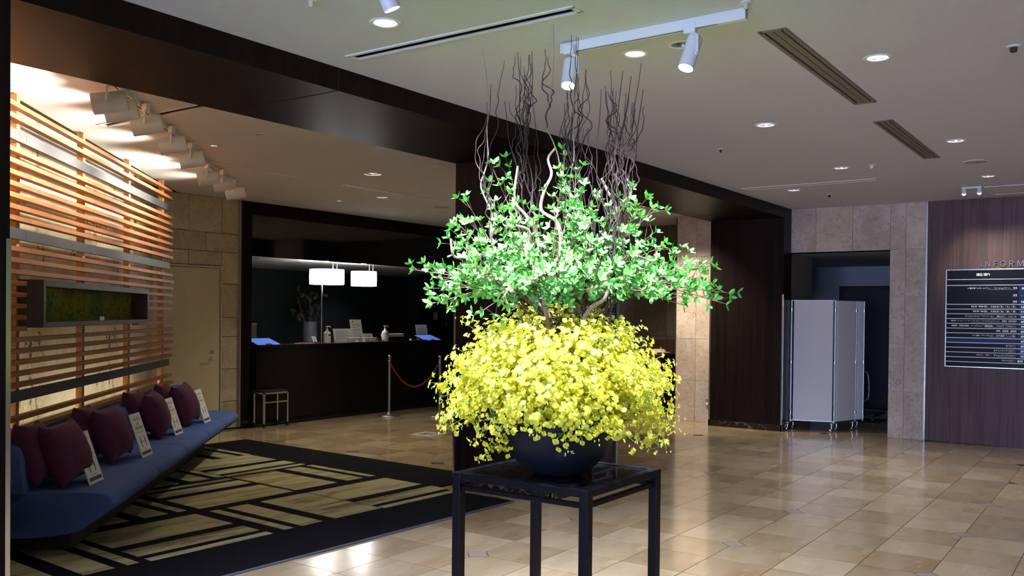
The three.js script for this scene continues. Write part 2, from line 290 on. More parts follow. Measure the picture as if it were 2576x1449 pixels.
{ // right wall: stone surround of the opening, then timber panelling with the directory
  const w = struct('wall_right'); seed(12);
  mesh('wall_core', [bx(11.91, 12.12, 2.345, 3.2, -3.93, -2.622), bx(11.91, 12.12, 0, 3.2, -2.622, -2.2), bx(11.91, 12.12, 0, 3.2, -2.2, 5.5), bx(11.91, 12.12, 0, 3.2, -5.5, -3.93)], M.whitePaint, w);
  const piece = (z0, z1, y0, y1) => { const o = mesh('stone_panel', metreUV(new RoundedBoxGeometry(0.024, y1 - y0 - 0.003, z1 - z0 - 0.003, 1, 0.0015), 1, [rnd(), rnd()]), stones[Math.floor(rnd() * 4)], w); o.position.set(11.902 + rnd() * 0.001, (y0 + y1) / 2, (z0 + z1) / 2); };
  piece(-3.93, -3.54, 2.345, 2.92); piece(-3.54, -3.078, 2.345, 2.92); piece(-3.078, -2.622, 2.345, 2.92);
  for (const [z0, z1] of [[-2.622, -2.44], [-2.44, -2.212]]) for (const [y0, y1] of [[0, 0.589], [0.589, 1.178], [1.178, 1.768], [1.768, 2.352], [2.352, 2.92]]) piece(z0, z1, y0, y1);
  for (const [y0, y1] of [[0, 0.585], [0.585, 1.174], [1.174, 1.752], [1.752, 2.336], [2.336, 2.92]]) for (const [z0, z1] of [[-5.5, -5.2], [-5.2, -4.87]]) piece(z0, z1, y0, y1);
  mesh('edge_trim', rb(11.868, 11.9, 0, 2.92, -2.212, -2.188, 0.004), M.steel, w);
  for (const [z0, z1] of [[-2.188, -0.99], [-0.988, 0.21], [0.212, 1.41], [1.412, 2.61], [2.612, 5.5]]) mesh('wood_panel', bx(11.88, 11.912, 0, 2.92, z0, z1), M.infoWood, w);
  mesh('skirting', bx(11.872, 11.9, 0, 0.012, -2.188, 5.5), M.darkMarble, w);
}
{ // service corridor beyond the opening
  const w = struct('wall_corridor'), cor = std({ color: new THREE.Color(0.30, 0.32, 0.36), roughness: 0.8 });
  mesh('reveal_panel', [bx(11.9, 13.05, 0, 2.34, -4.1, -3.93), bx(12.12, 16.4, 0, 2.34, -2.62, -2.45)], std({ color: new THREE.Color(0.26, 0.23, 0.20), roughness: 0.6 }), w);
  mesh('corridor_ceiling', [bx(11.9, 16.4, 2.345, 2.42, -5.6, -2.45)], cor, w);
  mesh('corridor_wall', [bx(15.6, 15.8, 0, 2.42, -5.6, -2.4), bx(13.05, 15.8, 0, 2.42, -5.7, -5.6), bx(13.0, 13.05, 0, 2.42, -5.7, -4.1)], cor, w);
  const cl = thing('downlight', 'dim bluish downlight in the dark corridor behind the partition', 'ceiling light', [14.4, 2.345, -4.7]);
  mesh('trim_ring', new THREE.TorusGeometry(0.06, 0.008, 8, 24).rotateX(Math.PI / 2).translate(0, -0.004, 0), M.steelSoft, cl); mesh('lamp_disc', cyl(0.05, 0.05, 0.006, 0, -0.004, 0, 20), M.lens, cl); spot(cl, [0, -0.02, 0], [0.4, -2, 0.3], POWER.corridor, 1.1, [0.55, 0.75, 1.2], 0.9);
  const d = struct('door_2'); mesh('door_leaf', rb(15.54, 15.6, 0, 1.96, -4.15, -3.23, 0.006), M.black, d); mesh('door_frame', [bx(15.56, 15.61, 0, 2.02, -4.23, -4.15), bx(15.56, 15.61, 0, 2.02, -3.23, -3.15), bx(15.56, 15.61, 1.96, 2.02, -4.15, -3.23)], M.slot, d);
}
{ // wall behind the lounge: cut stone with a service door, then the timber frame of the reception
  const w = struct('wall_back'); seed(21);
  mesh('wall_core', bx(4.4, 7.44, 0, 3.2, -9.8, -9.575), M.grout, w);
  const Z = -9.55, piece = (x0, x1, y0, y1) => { const o = mesh('stone_panel', metreUV(new RoundedBoxGeometry(x1 - x0 - 0.006, y1 - y0 - 0.006, 0.03, 1, 0.003), 1, [rnd() * 2, rnd() * 2]), leftStones[Math.floor(rnd() * 4)], w); o.position.set((x0 + x1) / 2, (y0 + y1) / 2, Z - 0.015 + rnd() * 0.002); };
  for (const [x0, x1, y0, y1] of [[5.2, 5.78, 2.48, 2.92], [5.78, 6.24, 2.48, 2.92], [6.24, 6.704, 2.48, 2.92], [6.704, 7.182, 2.475, 2.92], [7.182, 7.44, 2.475, 2.92], [5.2, 5.9, 2.24, 2.48], [5.9, 6.45, 2.24, 2.48], [6.45, 6.94, 2.24, 2.48], [6.94, 7.44, 2.24, 2.475],
    [5.2, 6.2, 2.05, 2.24], [6.2, 6.698, 2.065, 2.24], [6.698, 7.178, 2.065, 2.24], [7.178, 7.44, 1.84, 2.24], [7.19, 7.44, 1.416, 1.84], [7.19, 7.44, 1.17, 1.416], [7.19, 7.44, 0.759, 1.17], [7.19, 7.44, 0.347, 0.759], [7.19, 7.44, 0.0, 0.347],
    [5.2, 6.22, 1.63, 2.05], [5.2, 6.22, 1.2, 1.63], [5.2, 6.22, 0.8, 1.2], [5.2, 6.22, 0.4, 0.8], [5.2, 6.22, 0, 0.4]]) piece(x0, x1, y0, y1);
  mesh('door_moulding', [rb(6.2, 7.19, 2.035, 2.06, Z - 0.01, Z + 0.012, 0.004), rb(7.168, 7.19, 0, 2.04, Z - 0.02, Z + 0.006, 0.003)], leftStones[3], w);
  const d = struct('door_1'); mesh('door_leaf', rb(6.225, 7.164, 0.006, 2.032, Z - 0.045, Z - 0.012, 0.003), M.door, d);
  mesh('door_handle', [cyl(0.024, 0.024, 0.012, 0, 0, 0).rotateX(Math.PI / 2).translate(7.03, 0.9, Z - 0.006), rod([7.03, 0.9, Z], [7.03, 0.9, Z + 0.045], 0.008), rod([7.034, 0.9, Z + 0.045], [6.92, 0.9, Z + 0.045], 0.009)], M.steel, d);
  mesh('lock_cylinder', cyl(0.022, 0.022, 0.018, 0, 0, 0).rotateX(Math.PI / 2).translate(7.045, 0.985, Z - 0.004), M.steel, d);
  const t = struct('trim_1'); // dark timber frame of the reception opening
  mesh('frame_jamb', bx(7.44, 7.61, 0.085, 2.755, -9.8, -9.5), M.darkWood, t); mesh('frame_jamb', bx(12.7, 13.0, 0.085, 2.755, -9.8, -9.5), M.darkWood, t);
  mesh('skirting', bx(7.437, 7.613, 0, 0.085, -9.8, -9.497), M.darkMarble, t);
  mesh('frame_head', bx(7.44, 13.0, 2.755, 2.919, -9.8, -9.5), M.darkWood, t); mesh('edge_trim', bx(7.434, 7.44, 0, 2.919, -9.57, -9.498), M.steelSoft, t);
  mesh('glossy_fascia', bx(7.61, 12.7, 2.222, 2.755, -9.6, -9.54), M.blackGlass, t);
  for (const x of [9.3, 11.0]) mesh('panel_joint', bx(x, x + 0.004, 2.222, 2.755, -9.541, -9.539), M.slot, t);
}
{ // reception room behind the counter
  const w = struct('wall_reception');
  mesh('back_wall', bx(7.2, 14.4, 0, 2.3, -13.0, -12.7), M.navy, w); mesh('side_wall', [bx(7.3, 7.6, 0, 2.3, -12.8, -9.8), bx(14.2, 14.4, 0, 2.3, -12.8, -9.8)], M.navy, w);
  mesh('wood_panel', bx(13.3, 14.2, 0, 2.25, -11.62, -11.5), M.darkWood, w);
  for (const x of [8.9, 10.5, 12.1]) mesh('panel_joint', bx(x, x + 0.012, 0, 2.3, -12.702, -12.694), M.slot, w);
  mesh('reception_ceiling', slab(rect(7.3, 14.4, -12.9, -9.6), 2.25, 2.32, [[9.353, -10.576], [8.35, -10.3], [10.9, -10.7], [12.05, -11.6]].map(([x, z]) => ring(x, z, 0.046))), M.whitePaint, w);
  mesh('floor_slab', bx(7.6, 14.4, -0.02, 0.001, -12.9, -9.9), M.slot, w);
}
{ // dark stone wall beyond the far pier
  const w = struct('wall_far'); seed(31);
  mesh('wall_core', [bx(13.0, 13.3, 0, 3.2, -9.8, -5.6), bx(12.12, 13.2, 0, 3.2, -5.62, -5.5)], M.slot, w);
  for (let k = 0; k < 7; k++) for (let r = 0; r < 5; r++) { const o = mesh('stone_panel', metreUV(new RoundedBoxGeometry(0.02, 0.58, 0.556, 1, 0.002), 1, [rnd(), rnd()]), darkStones[(k + r) % 2], w); o.position.set(12.99, 0.292 + r * 0.584, -5.9 - k * 0.56); }
}
{ // wall behind the slatted screen, ledge and light slot
  const w = struct('wall_left'); w.position.set(LO[0], 0, LO[1]); w.rotation.y = ANG;
  mesh('gold_wallcovering', bx(-6.25, 0.02, 0.5, 2.74, -0.5, -0.36), M.gold, w);
  mesh('wall_head', bx(-6.25, 0.3, 2.74, 2.87, -0.5, -0.345), M.whitePaint, w);
  mesh('wall_upper', bx(-6.25, 0.3, 2.87, 3.22, -0.5, -0.36), std({ color: new THREE.Color(0.75, 0.71, 0.62), roughness: 0.9 }), w);
  mesh('wall_pier', bx(0.02, 0.14, 0.0, 2.80, -0.5, -0.355), leftStones[0], w);
  mesh('ledge', rb(-6.12, 0.02, 0.0, 0.60, -0.37, -0.02, 0.006), M.post, w);
  mesh('ledge_board', rb(-6.12, 0.02, 0.60, 0.625, -0.37, -0.005, 0.004), std({ map: goldTex, color: new THREE.Color(0.85, 0.8, 0.7), roughness: 0.6 }), w);
}
{ // walls that close the lobby behind the camera, with the glazed entrance
  const w = struct('wall_front'), x0 = -11;
  mesh('wall_core', [bx(x0, 12.1, 0, 3.2, 5.4, 5.6), bx(x0 - 0.2, x0, 0, 3.2, -5, -2.6), bx(x0 - 0.2, x0, 0, 3.2, 3.0, 5.6), bx(x0 - 0.2, x0, 2.6, 3.2, -2.6, 3.0), bx(x0, 1.6, 0, 3.2, -5.1, -4.88)], tone([0.7, 0.66, 0.62], 0.6), w);
  const e = struct('window_1');
  mesh('window_frame', [0, 1, 2, 3, 4].map((k) => bx(x0 - 0.09, x0 + 0.01, 0, 2.6, -2.6 + k * 1.4 - 0.03, -2.6 + k * 1.4 + 0.03)).concat([bx(x0 - 0.09, x0 + 0.01, 2.54, 2.6, -2.6, 3.0), bx(x0 - 0.09, x0 + 0.01, 0, 0.06, -2.6, 3.0)]), M.steelSoft, e);
  const pane = std({ color: new THREE.Color(0.5, 0.6, 0.8), emissive: new THREE.Color(...DAY), emissiveIntensity: 0.8, roughness: 0.2 });
  for (let k = 0; k < 4; k++) mesh('window_pane', bx(x0 - 0.06, x0 - 0.05, 0.06, 2.54, -2.57 + k * 1.4, -1.23 + k * 1.4), pane, e);
  const l = new THREE.RectAreaLight(new THREE.Color(...DAY), POWER.entrance, 5.4, 2.45); l.name = 'window_light'; l.position.set(x0 + 0.03, 1.3, 0.2); l.lookAt(20, 1.3, 0.2); e.add(l);
}
// ---------------------------------------------------------------- ceiling fittings
const lightNames = ['in front of the beam, nearest the slot diffuser', 'beside the track with two white spotlights', 'alone above the right half of the floor', 'between the flower branches and the far ceiling diffuser', 'beside the round speaker grille', 'over the middle of the far lobby', 'nearest the two pillars at the far end', 'nearest the twin spot by the directory wall', ''];
function downlight(name, label, group, [x, z, r, lit], col, power, lensMat, angle, target) {
  const t = thing(name, label, 'ceiling light', [x, CEIL, z], 0, group);
  mesh('trim_ring', lathe([[r - 0.004, 0.002], [r - 0.004, -0.003], [r + 0.004, -0.006], [r + 0.013, -0.005], [r + 0.016, 0.0]], 36), M.whitePaint, t);
  mesh('reflector', lathe([[r * 0.97, -0.002], [r * 0.9, 0.03], [r * 0.72, 0.075], [r * 0.68, 0.08]], 32), lit ? M.steel : M.steelSoft, t);
  mesh('housing', lathe([[r, 0.0], [r, 0.1], [0, 0.1]], 28), M.slot, t);
  mesh('lamp_disc', cyl(r * (lit ? 0.86 : 0.72), r * (lit ? 0.86 : 0.72), 0.012, 0, lit ? 0.022 : 0.07, 0, 24), lit ? lensMat : M.steelSoft, t);
  if (power) spot(t, [0, -0.012, 0], target ?? [0, -3, 0], power, angle, col, 0.75, 2.2);
}
lobbyLights.forEach((l, i) => {
  if (i < 9) downlight('downlight', l[3] ? 'lit downlight in the lobby ceiling ' + lightNames[i] : 'unlit recessed downlight half hidden behind the right track spotlight', null, l, i < 2 ? CRISP : COOL, l[3] ? POWER.lobby * (i < 2 ? 2.4 : 1) : 0, M.lens, 0.72);
  else downlight('downlight', 'lit recessed downlight in the lobby ceiling out of view behind the camera', 'lobby downlights out of view', l, COOL, POWER.lobby, M.lens, 0.8);
});
const leftNames = ['large lit downlight in the lounge ceiling above the patterned rug', 'lit downlight in the lounge ceiling in front of the reception', 'tiny lit downlight nearest the reception frame', 'unlit steel downlight in the lounge ceiling close under the beam', 'tiny lit downlight right of the spotlight track', 'unlit downlight in the lounge ceiling beside the central pillar', 'lit downlight before the stone pier'];
leftLights.forEach((l, i) => downlight('downlight', leftNames[i], null, l, WARM, [0, POWER.left, POWER.left * 0.12, POWER.pier][l[3]], M.lensWarm, l[3] === 3 ? 0.75 : 1.0, l[3] === 3 ? [1.1, -2.0, 0.15] : null));

function diffuser(label, [x0, x1, z0, z1], slots, mat = M.whitePaint) {
  const cx = (x0 + x1) / 2, cz = (z0 + z1) / 2, t = thing('slot_diffuser', label, 'air vent', [cx, CEIL, cz]);
  const w = (x1 - x0) / 2, d = (z1 - z0) / 2, alongX = w > d, b = alongX ? d : w, L = alongX ? w : d;
  const put = (n, g, m) => { const o = mesh(n, g, m, t); if (!alongX) o.rotation.y = Math.PI / 2; };
  put('frame', [rb(-L - 0.012, L + 0.012, -0.006, 0.006, -b - 0.012, -b + 0.012, 0.002), rb(-L - 0.012, L + 0.012, -0.006, 0.006, b - 0.012, b + 0.012, 0.002), rb(-L - 0.012, -L + 0.014, -0.006, 0.006, -b, b, 0.002), rb(L - 0.014, L + 0.012, -0.006, 0.006, -b, b, 0.002)], mat);
  put('duct', [bx(-L, L, 0.07, 0.075, -b, b), bx(-L, L, 0.0, 0.07, -b + 0.001, -b + 0.003), bx(-L, L, 0.0, 0.07, b - 0.003, b - 0.001), bx(-L + 0.001, -L + 0.003, 0, 0.07, -b, b), bx(L - 0.003, L - 0.001, 0, 0.07, -b, b)], M.slot);
  for (let k = 1; k < slots; k++) { const z = -b + 2 * b * k / slots; put('blade', rb(-L, L, -0.004, 0.03, z - b * 0.30, z + b * 0.30, 0.001), mat); }
}
diffuser('long white slot diffuser in the ceiling beside the beam, left of the twig tips', lobbySlots[0], 1);
diffuser('long twin-slot grey diffuser in the ceiling above the right floor', lobbySlots[1], 3, std({ color: new THREE.Color(0.16, 0.145, 0.12), roughness: 0.6 }));
diffuser('shorter twin-slot grey diffuser in the ceiling in line with the long one', lobbySlots[2], 3, std({ color: new THREE.Color(0.15, 0.135, 0.115), roughness: 0.6 }));
diffuser('thin slot diffuser in the ceiling near the far pillar', lobbySlots[3], 4);
diffuser('slot diffuser in the lounge ceiling crossed by the spotlight track', leftSlots[0], 1);
diffuser('slot diffuser in the lounge ceiling beyond the hanging track spotlights', leftSlots[1], 4);
diffuser('slot diffuser in the lounge ceiling over the reception side', leftSlots[2], 4);
{
  const disc = (label, x, z, r) => { const t = thing('ceiling_speaker', label, 'speaker', [x, CEIL, z]); mesh('grille', lathe([[0, -0.008], [r * 0.9, -0.008], [r, -0.005], [r, 0]], 36), std({ color: new THREE.Color(0.36, 0.34, 0.33), roughness: 0.8 }), t); mesh('rim', new THREE.TorusGeometry(r, 0.004, 8, 36).rotateX(Math.PI / 2).translate(0, -0.004, 0), M.whitePaint, t); };
  disc('round grey speaker grille in the lobby ceiling near the directory', 9.067, -1.283, 0.1); disc('round grey speaker grille in the lounge ceiling near the central pillar', 9.326, -7.75, 0.11);
  const det = (name, label, x, z, r, mat) => { const t = thing(name, label, 'sensor', [x, CEIL, z]); mesh('base', lathe([[0, -0.008], [r, -0.006], [r, 0]], 24), M.fixture, t); mesh('head', lathe([[0, -0.034], [r * 0.45, -0.03], [r * 0.5, -0.008]], 20), mat, t); };
  det('fire_detector', 'grey domed detector in the lobby ceiling at the right edge', 5.34, -0.586, 0.036, M.slot); det('sprinkler', 'small dark sprinkler head in the lobby ceiling left of centre', 7.275, -2.976, 0.02, M.slot);
  det('sprinkler', 'small dark sprinkler head in the lobby ceiling before the stone lintel', 10.641, -3.022, 0.03, M.slot); det('sprinkler', 'pale round sensor in the lobby ceiling beyond the short diffuser', 8.787, -2.111, 0.038, M.fixture);
  det('sprinkler', 'tiny sprinkler head in the lounge ceiling between two downlights', 8.072, -8.004, 0.024, M.tan); det('sprinkler', 'brown sprinkler head at the top edge of the lobby ceiling left of the spotlight', 2.83, -3.13, 0.026, M.tan); det('sprinkler', 'brown sprinkler head at the top edge of the lobby ceiling right of the track', 3.94, -1.5, 0.024, M.tan);
  const h = thing('access_hatch', 'flush rectangular hatch with white frame in the ceiling above the directory wall', 'hatch', [11.22, CEIL, -1.0]);
  mesh('frame', [rb(-0.36, 0.36, -0.006, 0, -0.45, -0.43, 0.002), rb(-0.36, 0.36, -0.006, 0, 0.43, 0.45, 0.002), rb(-0.36, -0.34, -0.006, 0, -0.43, 0.43, 0.002), rb(0.34, 0.36, -0.006, 0, -0.43, 0.43, 0.002)], M.plastic, h); mesh('lid', bx(-0.335, 0.335, -0.003, 0, -0.425, 0.425), M.fixture, h);
  const tw = thing('twin_spotlight', 'twin ceiling spot with two tiny lamps aimed at the directory wall', 'ceiling light', [10.8, CEIL, -1.56]);
  mesh('mounting_bar', rb(-0.03, 0.03, -0.02, 0, -0.1, 0.1, 0.006), M.fixture, tw);
  for (const z of [-0.075, 0.075]) { mesh('lamp_head', lathe([[0, 0.03], [0.022, 0.025], [0.026, -0.028], [0.023, -0.028]], 20).translate(0, -0.045, z), M.fixture, tw); mesh('lamp_disc', new THREE.SphereGeometry(0.02, 16, 10).translate(0, -0.07, z), M.lens, tw); spot(tw, [0.005, -0.095, z], [1.08, -0.80, z * 2.5 + 0.12], POWER.info, 0.40, WARM, 0.9); }
}
// white track with two spotlights, a third spotlight and its short track at the top of the picture
function trackHead(name, label, [x, y, z], target, r, len, power, col, angle, lensMat, drop, group) {
  const t = thing(name, label, 'spotlight', [x, y, z], 0, group), d = V(...target).sub(V(x, y, z)).normalize(), q = new THREE.Quaternion().setFromUnitVectors(V(0, -1, 0), d);
  const turn = (g) => g.applyQuaternion(q);
  mesh('lamp_barrel', turn(lathe([[0, len * 0.55], [r * 0.9, len * 0.55], [r * 0.98, len * 0.53], [r, len * 0.5], [r, -len * 0.45], [r * 0.94, -len * 0.45], [r * 0.92, -len * 0.36]], 32)), M.fixture, t);
  mesh('lamp_lens', turn(lathe([[0, -len * 0.40], [r * 0.92, -len * 0.38]], 28)), lensMat, t);
  const side = V(0, 1, 0).cross(d).normalize().multiplyScalar(r + 0.006);
  mesh('yoke', [rod([0, drop, 0], [side.x, drop - 0.02, side.z], 0.007), rod([side.x, drop - 0.02, side.z], [side.x, 0, side.z], 0.007), rod([side.x, 0, side.z], [side.x * 0.8, 0, side.z * 0.8], 0.01)], M.fixture, t);
  mesh('adapter', rb(-0.016, 0.016, drop - 0.005, drop + 0.045, -0.03, 0.03, 0.004), M.fixture, t);
  if (power) spot(t, d.clone().multiplyScalar(len * 0.46 + 0.012).toArray(), d.clone().multiplyScalar(4).toArray(), power, angle, col, 0.55, 2.2);
}
function track(label, [x0, z0], [x1, z1], y = 2.87) {
  const L = Math.hypot(x1 - x0, z1 - z0), t = thing('light_track', label, 'track', [(x0 + x1) / 2, 0, (z0 + z1) / 2], -Math.atan2(z1 - z0, x1 - x0));
  mesh('rail', [rb(-L / 2, L / 2, y + 0.006, 2.92, -0.017, 0.017, 0.002), bx(-L / 2, L / 2, y, y + 0.008, -0.017, -0.006), bx(-L / 2, L / 2, y, y + 0.008, 0.006, 0.017)], M.fixture, t);
  mesh('groove', bx(-L / 2 + 0.01, L / 2 - 0.14, y + 0.001, y + 0.007, -0.006, 0.006), M.slot, t); mesh('feed_box', rb(L / 2 - 0.14, L / 2, y - 0.002, 2.92, -0.0175, 0.0175, 0.002), M.fixture, t);
}
const FLOWER = [3.37, -2.12];
track('white ceiling track carrying two white spotlights right of the twigs', [4.035, -2.54], [4.02, -1.527]);
trackHead('track_spotlight', 'white track spotlight hanging among the twig tips, lens glowing', [4.0, 2.745, -2.47], [3.4, 1.35, -2.25], 0.037, 0.16, POWER.feature, CRISP, 0.5, M.lens, 0.11);
trackHead('track_spotlight', 'white track spotlight right of the twigs, tilted to the left', [4.02, 2.75, -1.805], [3.48, 1.4, -1.98], 0.038, 0.17, POWER.feature, CRISP, 0.5, M.lens, 0.105);
track('white ceiling track above the top edge of the picture', [2.65, -2.75], [2.64, -1.2]);
trackHead('track_spotlight', 'white track spotlight above the top edge of the picture, out of view', [2.645, 2.785, -1.35], [3.4, 1.35, -2.15], 0.035, 0.17, POWER.feature * 0.65, CRISP, 0.5, M.lens, 0.085);
trackHead('track_spotlight', 'white track spotlight cut off by the top edge of the picture', [2.655, 2.785, -2.51], [3.25, 1.2, -2.1], 0.035, 0.17, POWER.feature * 0.75, CRISP, 0.5, M.lens, 0.085);
// eight heads washing the slatted screen
{
  const a = lat(-5.6, 0.70), b = lat(-0.45, 0.68); track('white ceiling track with a row of spotlights before the slatted screen', a, b, 2.885);
  const heads = [[-5.02, 0.0, 1, 'first of the row, partly hidden by the beam'], [-4.78, 0.0, 1, 'second from the beam, beside the first'], [-4.36, 0.05, 1, 'third from the beam, at the crossing diffuser'], [-3.62, 0.05, 1, 'fourth from the beam'], [-2.95, 0.05, 1, 'fifth from the beam'], [-1.9, -0.02, 1, 'sixth from the beam, its lit rim showing'], [-1.5, 0.05, 1, 'second from the stone wall end'], [-0.85, 0.06, 0.6, 'last of the row at the stone wall end']];
  heads.forEach(([s, n, p, w], i) => { const q = lat(s, 0.70 + n), g = lat(s - 0.12, 0.0); trackHead('track_spotlight', 'white cylinder track spotlight over the sofa, ' + w, [q[0], 2.755, q[1]], [g[0], i === 0 || i === 5 ? 2.62 : 2.60, g[1]], 0.064, 0.20, POWER.wash * p, [1, 0.945, 0.85], 0.92, M.lensWarm, 0.1); });
}
// ---------------------------------------------------------------- lounge: slatted screen, moss box, sofa, cushions, notices, rug
const place = (o, s, n, y = 0, turn = 0) => { const p = lat(s, n); o.position.set(p[0], y, p[1]); o.rotation.y = ANG + turn; return o; };
{
  const t = thing('slatted_screen', 'timber screen of horizontal cedar slats and black boards behind the blue sofa', 'screen'); place(t, 0, 0); seed(41);
  for (const s of [-5.72, -4.43, -3.134, -1.844, -0.564]) mesh('post', rb(s - 0.026, s + 0.026, 0.626, 2.915, -0.085, -0.035, 0.003), M.post, t);
  const toneM = [[0.88, 0.85, 0.8], [0.8, 0.73, 0.68], [0.95, 0.9, 0.84], [0.82, 0.7, 0.62], [0.74, 0.68, 0.63]].map((c) => std({ map: slatTex, color: new THREE.Color(...c), roughness: 0.5 }));
  const rows = [[2.828, 0], [2.748, 0], [2.668, 1]];
  for (let k = 0; k < 7; k++) rows.push([2.535 - 0.0727 * k, 0]); rows.push([2.026, 1]);
  for (let k = 0; k < 13; k++) rows.push([1.902 - 0.0738 * k, 0]); rows.push([0.960, 1]); rows.push([0.80, 0], [0.715, 0]);
  const cuts = [-5.7, -4.36, -3.06, -1.78, -0.36];
  for (const [y, black] of rows) for (let k = -1; k < 4; k++) {
    const j = black ? 0 : rr(-0.1, 0.12), s0 = k < 0 ? -5.9 : cuts[k] + (k ? 0.0 : 0), s1 = k < 0 ? cuts[0] : cuts[k + 1] + (k === 3 ? (black ? 0.0 : rr(-0.02, 0.05)) : 0);
    const inBox = !black && y < 1.70 && y > 1.36; // the moss box interrupts these rows
    const lo = s0, hi = s1, h = black ? 0.073 : 0.031, d = black ? 0.022 : 0.054, geo = (a, b) => rb(a + 0.001, b - 0.001, y - h, y, -0.034, -0.034 + d, 0.0015, 1);
    const spans = inBox ? [[lo, Math.min(hi, -4.42)], [Math.max(lo, -1.76), hi]].filter(([a, b]) => b - a > 0.02) : [[lo, hi]];
    for (const [a, b] of spans) { const g = geo(a, b), uv = g.attributes.uv, du = rnd() * 3, dv = rnd(); for (let i = 0; i < uv.count; i++) uv.setXY(i, uv.getX(i) + du, uv.getY(i) + dv); mesh(black ? 'board' : 'slat', g, black ? M.blackBoard : toneM[Math.floor(rnd() * 5)], t); }
    void j;
  }
  [[-5.72, -4.43, 'behind the dark left pillar'], [-4.43, -3.134, 'at the first cushions'], [-3.134, -1.844, 'at the middle cushions'], [-1.844, -0.564, 'at the stone wall end']].forEach(([s0, s1, w]) => {
    const l = thing('light_bar', 'slim light bar behind the lowest cedar slat, ' + w, 'lamp'); place(l, 0, 0);
    mesh('housing', bx(s0 + 0.05, s1 - 0.05, 0.688, 0.712, -0.056, -0.046), M.slot, l);
    mesh('diffuser', bx(s0 + 0.05, s1 - 0.05, 0.690, 0.710, -0.060, -0.056), std({ color: 0xffffff, emissive: new THREE.Color(...WARM), emissiveIntensity: 2 }), l);
    const a = new THREE.RectAreaLight(new THREE.Color(...WARM), POWER.ledge, s1 - s0 - 0.1, 0.02); a.name = 'lamp_light'; a.position.set((s0 + s1) / 2, 0.70, -0.062); a.rotation.x = 0.5; l.add(a);
  });
  const b = thing('moss_box', 'long black shadow box lined with green moss, set into the slatted screen', 'wall box'); place(b, 0, 0);
  const S0 = -4.43, S1 = -1.78, y0 = 1.375, y1 = 1.695, n0 = -0.034, n1 = 0.125, th = 0.045;
  mesh('top_board', rb(S0 + th, S1, y1 - th, y1, n0, n1, 0.002), M.boxWood, b); mesh('bottom_board', rb(S0 + th, S1 - th, y0, y0 + th * 0.8, n0, n1, 0.002), M.boxWood, b);
  mesh('side_board', rb(S0, S0 + th, y0, y1, n0, n1, 0.002), M.boxWood, b); mesh('side_board', rb(S1 - th, S1, y0, y1 - th, n0, n1, 0.002), M.boxWood, b);
  const mg = new THREE.PlaneGeometry(S1 - S0 - 2 * th, y1 - y0 - th * 1.8, 150, 24), mp = mg.attributes.position; for (let i = 0; i < mp.count; i++) mp.setZ(i, 0.028 * fbm(mp.getX(i) / 2.6 + 0.5, mp.getY(i) / 2.6 + 0.5, 40, 40, 301, 3)); mg.computeVertexNormals();
  mesh('moss_panel', metreUV(mg.translate((S0 + S1) / 2, (y0 + y1) / 2 - th * 0.1, n0 + 0.004)), M.moss, b);
  mesh('back_board', bx(S0 + 0.01, S1 - 0.01, y0 + 0.01, y1 - 0.01, n0 - 0.006, n0), M.boxWood, b);
  const l = thing('name_card', 'tiny pale card standing on the lower edge of the moss box', 'card'); place(l, -3.08, 0.09, y0 + th * 0.8); mesh('card', rb(-0.055, 0.055, 0, 0.032, -0.003, 0.003, 0.001), M.paper, l);
  const cab = thing('cable', 'thin black cable lying along the ledge behind the sofa', 'cable'); place(cab, 0, 0);
  mesh('cord', tube([[-5.6, 0.631, -0.12], [-4.9, 0.631, -0.07], [-4.2, 0.631, -0.10], [-3.4, 0.631, -0.06], [-2.6, 0.631, -0.09], [-1.6, 0.631, -0.12]], 0.005, 60, 6), M.black, cab);
}
